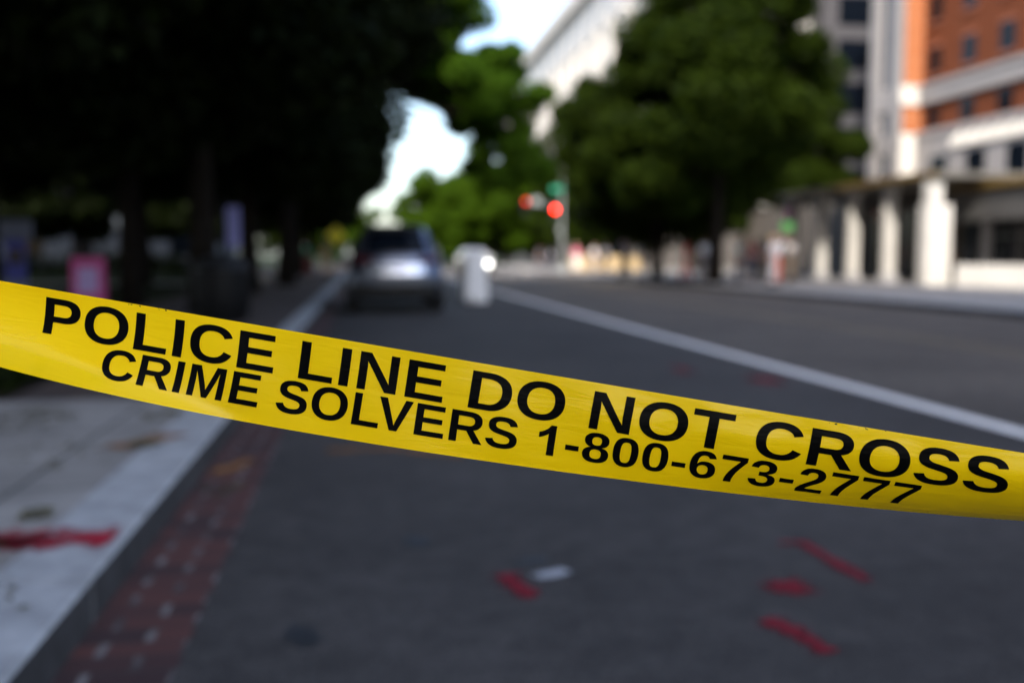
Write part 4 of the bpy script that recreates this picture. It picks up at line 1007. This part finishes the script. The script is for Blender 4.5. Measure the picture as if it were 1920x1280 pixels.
# yellow warning sign beyond the parked car
t = empty('warning_sign', (-1.28, 49.8, .146), 0, 'yellow diamond warning sign on a post beyond the parked car', 'sign')
MB().tube([(0, 0, -.05), (0, 0, 2.5)], .035, 8).build('post', M['greymetal'], t)
MB().prism([(-.48, 2.0), (0, 1.52), (.48, 2.0), (0, 2.48)], 'y', -.055, -.040).build('sign_face', M['yellowsign'], t)
# pale concrete blocks on the park path
for (x, y, lab) in ((-4.75, 33.0, 'pale concrete block on the lawn, left one of two'), (-3.85, 38.6, 'pale concrete block at the end of the paved path, right one of two')):
    t = empty('concrete_block', (x, y, .135), .1, lab, 'block', 'pale concrete blocks beside the park path')
    MB().box(-.42, .42, -.25, .25, 0, .42).build('block_body', M['creamstone'], t, bevel=.03)
    MB().tube([(-.2, 0, .41), (-.2, 0, .47), (.2, 0, .47), (.2, 0, .41)], .012, 6).build('lifting_loop', M['greymetal'], t)
# traffic light on the far corner
t = empty('traffic_light', (12.75, 63.5, .146), 0, 'traffic light post with two red lamps at the far corner', 'traffic light')
MB().lathe([(.22, 0), (.22, .25), (.12, .38), (.09, .5), (.075, 5.9), (.02, 5.95)], 14).build('post', M['greymetal'], t, True)
MB().tube([(0, 0, 4.15), (-.95, 0, 4.25), (-2.55, 0, 4.42)], [.05, .045, .035], 10).build('mast_arm', M['greymetal'], t, True)
M['redlamp'] = mat('lit_red_lamp', (.8,.05,.02), .3, emit=((1.0,.018,.004), 10.0)); M['redlamp2'] = mat('dimmer_red_lamp', (.5,.04,.02), .3, emit=((1.0,.05,.012), 1.3))
M['offlamp'] = mat('unlit_lamp', (.02,.022,.02), .2)
def head(x, z, lampm, lab):
    h = MB(); h.box(-.17, .17, -.11, .13, -.54, .54)
    ho = h.build('signal_head', M['blackmetal'], t, bevel=.02, loc=(x, -.24, z)); ho['label'] = lab
    for k, zz in enumerate((.34, 0, -.34)):
        l_ = MB(); n_ = 20
        l_.add([(0, -.135, zz)] + [(.13*math.cos(2*math.pi*i/n_), -.116, zz + .13*math.sin(2*math.pi*i/n_)) for i in range(n_)], [(0, i+1, (i+1) % n_+1) for i in range(n_)])
        l_.build('lamp', lampm if k == 0 else M['offlamp'], ho, True)
        v_ = MB(); a_ = np.linspace(-.3, math.pi+.3, 13)
        v_.add([(.145*math.cos(a), y, zz + .145*math.sin(a)) for y in (-.11, -.28) for a in a_], [(i, i+1, 14+i, 13+i) for i in range(12)])
        o = v_.build('visor', M['blackmetal'], ho); o.modifiers.new("solid", 'SOLIDIFY').thickness = .006
head(-.52, 3.64, M['redlamp'], 'signal head with the bright red lamp')
head(-2.40, 4.13, M['redlamp2'], 'signal head with the dimmer red lamp on the arm')
MB().box(-1.98, -1.42, -.06, -.03, 4.35, 4.72).build('lane_sign', mat('grey_sign', (.30,.33,.33), .5), t, bevel=.01)
MB().box(-.72, .12, -.11, -.08, 5.15, 5.42).build('street_name_sign', M['greensign'], t, bevel=.01)
MB().box(-.28, .06, -.16, -.09, 2.45, 2.85).build('pedestrian_signal', M['greymetal'], t, bevel=.02)
# plywood hoarding behind the crossing
t = empty('hoarding', (15.2, 64.6, .146), 0, 'tan plywood hoarding on the far pavement corner', 'fence')
for i in range(4): MB().box(-1.6 + i*1.22 + .004, -1.6 + (i+1)*1.22 - .004, -.02, .02, .05, 1.0).build('panel', M['ply'], t)
for i in range(5): MB().box(-1.6 + i*1.22 - .04, -1.6 + i*1.22 + .04, .022, .11, 0, 1.05).build('post', M['ply'], t)

# ------------------------------------------------------------------ the portico and the glazed shop front on the right
t = empty('portico', (0, 0, .146), 0, 'low portico of pale stone columns carrying a flat roof', 'portico')
for (y) in (31.9, 35.3, 38.1, 40.9, 43.8):
    c_ = MB()
    if y < 32:
        c_.box(19.02, 19.92, y - .28, y + .32, 0, 2.75)
        o = c_.build('column', M['stone'], t, bevel=.02); o['label'] = 'wide column with a narrower upper shaft'
        MB().box(19.12, 19.60, y - .22, y + .26, 2.753, 3.65).build('upper_shaft', M['stone'], o, bevel=.02)
    else:
        c_.box(19.46, 19.88, y - .18, y + .18, .32, 3.36)
        o = c_.build('column', M['stone'], t, bevel=.03)
        MB().box(19.40, 19.94, y - .24, y + .24, 0, .318).build('plinth', M['greystone'], o, bevel=.02)
        MB().box(19.41, 19.93, y - .23, y + .23, 3.363, 3.65).build('capital', M['stone'], o, bevel=.02)
r_ = MB(); r_.box(19.15, 24.0, 31.4, 47.0, 3.655, 3.85); r_.build('roof', mat('brown_grey_roof', (.11,.10,.085), .7, noise=(2, .15)), t, bevel=.02)
MB().box(19.06, 19.147, 31.4, 47.0, 3.66, 3.88).build('fascia_trim', M['gold'], t)
MB().box(23.5, 24.0, 34.7, 60.0, 0, 3.65).build('back_wall', mat('dark_brown_wall', (.09,.075,.06), .8, noise=(3, .2)), t)  # one even dark brown over the whole wall
for y in np.arange(35.0, 46.5, 2.4):
    d_ = MB().box(23.44, 23.497, y, y + 1.5, .1, 3.0).build('glass_door', M['darkglass'], t)
    MB().box(23.41, 23.438, y - .06, y + .02, .1, 3.06).box(23.41, 23.438, y + 1.48, y + 1.56, .1, 3.06).build('door_frame', M['gold'], d_)
t = empty('shop_front', (0, 0, .146), 0, 'dark glazed shop front with a grey fascia beside the portico', 'building')
MB().box(22.6, 30, 20, 34.0, 0, 3.34).build('wall', M['greystone'], t)
MB().box(21.2, 22.597, 20, 34.6, 2.25, 3.30).build('fascia', mat('grey_fascia', (.075,.072,.070), .6, noise=(2, .15)), t, bevel=.03)
MB().box(21.0, 22.5, 20, 33.6, 3.303, 3.56).build('awning_trim', M['gold'], t, bevel=.03)
for i, y in enumerate(np.arange(20.6, 33.2, 1.6)):
    w_ = MB().box(22.50, 22.597, y, y + 1.42, .75, 2.22).build('window', M['darkglass'], t)
    MB().box(22.46, 22.498, y + .69, y + .73, .75, 2.22).box(22.46, 22.498, y, y + .688, 1.7, 1.74).box(22.46, 22.498, y + .732, y + 1.42, 1.7, 1.74).build('mullion', M['greymetal'], w_)
    MB().box(22.42, 22.597, y - .16, y - .01, .1, 2.24).build('jamb', mat('bronze_frame', (.12,.11,.11), .5), t)
o = MB().obox((21.1, 28.3, .146 + .36), (1.25, -2.7, 0), .20, .36, Vector((2.7, 1.25, 0)).normalized()).build('planter_wall', M['stone'], None, bevel=.02)
tag(o, 'low pale stone wall in front of the shop front', 'wall')
# pink banner hanging on the farthest column
o = MB().box(19.32, 19.37, 43.45, 43.95, 2.0, 3.3).build('pink_banner', M['pink'], None, bevel=.006); tag(o, 'pink banner hanging on the farthest stone column', 'banner')

# ------------------------------------------------------------------ buildings
def facade_x(root, x, m_glass, cols, rows, w, depth=.14, frame=None, name='window'):
    """windows on a wall that faces -x: cols are the y centres, rows are (z0, z1)"""
    for (z0, z1) in rows:
        for y in cols:
            f_ = MB().box(x - .012, x + .02, y - w/2, y + w/2, z0, z1).build(name, m_glass, root)
            if frame:
                b_ = MB(); y0, y1 = y - w/2, y + w/2
                b_.box(x - .10, x - .014, y0 - .10, y1 + .10, z0 - .16, z0 - .002).build('sill', frame, f_)
                MB().box(x - .08, x - .014, y0 - .10, y1 + .10, z1 + .002, z1 + .22).build('lintel', frame, f_)
                MB().box(x - .05, x - .0125, y - .03, y + .03, z0, z1).box(x - .05, x - .0125, y0, y - .032, (z0+z1)/2 - .03, (z0+z1)/2 + .03).box(x - .05, x - .0125, y + .032, y1, (z0+z1)/2 - .03, (z0+z1)/2 + .03).build('sash', M['blackmetal'], f_)
t = empty('brick_building', (0, 0, .146), 0, 'orange brick building with pale stone bands and a stone corner bay', 'building')
BX = 34.0
MB().box(BX, 60, 28, 57.6, 8.5, 34).build('brick_wall', M['brick'], t)
MB().box(BX - .35, 60, 28, 57.6, 0, 8.1).build('stone_base', M['creamstone'], t)
MB().box(BX - .45, 60, 28, 57.6, 8.103, 8.497).build('ledge', M['creamstone'], t, bevel=.05)
MB().box(BX - .28, BX - .003, 28, 57.6, 10.15, 11.35).build('stone_band', M['creamstone'], t, bevel=.04)
MB().box(BX - .40, BX - .283, 28, 57.6, 11.0, 11.3).build('band_moulding', M['creamstone'], t, bevel=.03)
facade_x(t, BX - .02, M['darkglass'], [56.3 - 3.4*i for i in range(8)], [(8.62, 10.0), (11.85, 13.4), (14.9, 16.5), (18.0, 19.6), (21.1, 22.7)], 1.25, frame=M['brickdark'] if 'brickdark' in M else M.setdefault('brickdark', mat('dark_brick_trim', (.22,.07,.035), .85, noise=(3, .15))))
facade_x(t, BX - .37, M['darkglass'], [55.0 - 3.6*i for i in range(7)], [(2.2, 4.2), (4.9, 6.9)], 1.7)
fr = MB()
for i in range(64):                       # pale knobs standing in for unreadable sign letters below the ledge
    y = 53.6 - i*.40; hgt = .52 + .16*((i*7) % 3)
    fr.lathe([(.10, 0), (.16, .12), (.15, hgt*.8), (.05, hgt*1.15)], 8, (BX - .44, y, 7.16))
fr.build('sign_letter_standins', M['stone'], t, True)
ba = MB()
ba.box(32.6, BX + 3, 57.605, 58.3, 0, 34).box(32.6, 33.1, 58.303, 59.0, 0, 34).box(32.6, 33.1, 60.4, 61.5, 0, 34).box(33.103, BX + 3, 58.303, 61.5, 0, 34)
ba.build('corner_bay', M['creamstone'], t)
MB().box(32.62, BX - .38, 57.56, 57.603, 0, 8.45).build('bay_sunlit_base', M['stone'], t)  # paler than the street side: direct sun put into the stone colour
MB().box(32.75, BX - .02, 57.56, 57.603, 8.5, 10.1).box(32.75, BX - .02, 57.56, 57.603, 11.4, 34).build('bay_sunlit_brick', M['sunlitbrick'], t)
MB().box(32.50, BX - .29, 57.45, 57.600, 10.15, 11.35).build('bay_sunlit_band', M['stone'], t, bevel=.03)  # same band stone, brightened in colour where it faces the sun
for (z0, z1) in ((1.0, 4.6), (5.2, 7.4), (8.6, 10.0), (11.5, 33)): MB().box(32.9, 33.1, 59.003, 60.397, z0, z1).build('bay_window', M['blueglass'] if 'blueglass' in M else M.setdefault('blueglass', mat('blue_window_glass', (.012,.026,.05), .12, spec=.2)), t)
for (z0, z1) in ((7.45, 8.55), (10.05, 11.45)): MB().box(32.7, 33.1, 59.003, 60.397, z0, z1).build('spandrel', M['creamstone'], t)
MB().box(BX - .9, 60, 27.5, 58.2, 34.003, 34.6).build('cornice', M['creamstone'], t, bevel=.1)
# grey tower behind it
t = empty('grey_building', (0, 0, .146), 0, 'grey stone office block with dark window strips behind the brick building', 'building')
MB().box(39, 70, 80, 98, 0, 36).build('wall', M['darkstone'], t)
for y in np.arange(80.5, 97.5, 2.9):
    MB().box(38.4, 38.997, y - .5, y + .5, 0, 36).build('pilaster', M['darkstone'], t)
    for z in np.arange(2.2, 34, 3.6): 
        if y < 96: MB().box(38.96, 38.997, y + .55, y + 2.35, z, z + 2.7).build('window', M['darkglass'], t)
for z in np.arange(2.2, 34, 3.6):
    MB().box(39.5, 69.5, 79.95, 79.997, z, z + 2.4).build('window_strip', M['darkglass'], t)
# white stone building across the junction
t = empty('white_building', (0, 0, 0), 0, 'tall white stone building with long rows of pale windows', 'building')
MB().box(24, 60, 83, 168, 5.2, 28.2).build('wall', M['whitestone'], t)
MB().box(24, 60, 83, 168, 0, 5.197).build('ground_storey', mat('brown_ground_storey', (.075,.066,.06), .7, noise=(.7, .35)), t)
MB().box(23.2, 60.5, 82.2, 168.8, 28.203, 29.0).build('cornice', M['whitestone'], t, bevel=.1)
MB().box(24.4, 60, 83.4, 167.6, 29.003, 31.6).build('parapet', M['whitestone'], t, bevel=.05)
MB().box(23.75, 23.997, 83, 168, 5.2, 5.9).build('string_course', M['whitestone'], t, bevel=.04)
MB().box(23.75, 23.997, 83, 168, 23.6, 24.2).build('string_course', M['whitestone'], t, bevel=.04)
cols_ = [86.5 + 5.6*i for i in range(15)]
for y in cols_[:-1]:
    MB().box(23.45, 23.997, y + 2.1, y + 3.5, 5.903, 23.597).build('pilaster', M['whitestone'], t, bevel=.03)
facade_x(t, 24 - .006, M['paleglass'], cols_, [(1.2, 4.4), (7.0, 9.4), (11.0, 13.4), (15.0, 17.4), (19.0, 21.4), (24.9, 27.0)], 1.5)
# pale building across the park on the left
M['bluestone'] = mat('blue_grey_stone', (.105,.125,.15), .8, noise=(.6, .15))
t = empty('park_building', (0, 0, 0), 0, 'blue grey stone building seen low down beyond the dark park trees', 'building')
MB().box(-70, -11, 76, 92, 0, 12).build('wall', M['bluestone'], t)
MB().box(-70.4, -10.6, 75.5, 92, 12.003, 12.6).build('cornice', M['bluestone'], t, bevel=.08)
for i in range(16):
    for (z0, z1) in ((1.2, 3.2), (4.8, 7.0), (8.4, 10.6)):
        x = -13.2 - 3.4*i; MB().box(x - .7, x + .7, 75.96, 75.997, z0, z1).build('window', M['darkglass'], t)
# low hedge in front of it
t = MB(); hp = np.random.default_rng(5)
hm = leaves_mesh('hedge', [(-44 + .8*i + hp.uniform(-.2, .2), 56 + hp.uniform(-.3, .3), .55 + hp.uniform(-.1, .25), .75) for i in range(48)], 260, .14, M['leafdark'], 9, .9)
o = bpy.data.objects.new('hedge', hm); col.objects.link(o); tag(o, 'low dark clipped hedge in front of the blue grey building', 'hedge')
# unseen block added behind the camera on the left: its shadow covers the street
t = empty('added_shade_block', (0, 0, 0), 0, 'unseen tall block added behind the camera to shade the road', 'building')
MB().box(-46, -6.2, -75, -15, 0, 45).build('wall', mat('tan_shade_block_stone', (.26,.25,.24), .8, noise=(.8, .12)), t)
MB().box(-46.4, -5.8, -75.4, -14.6, 45.003, 45.8).build('cornice', M['greystone'], t)
for i in range(12):
    for k in range(8):
        y = -18 - 4.7*i; MB().box(-6.197, -6.16, y - 1.6, y + 1.6, 2 + 5*k, 5 + 5*k).build('window', M['darkglass'], t)
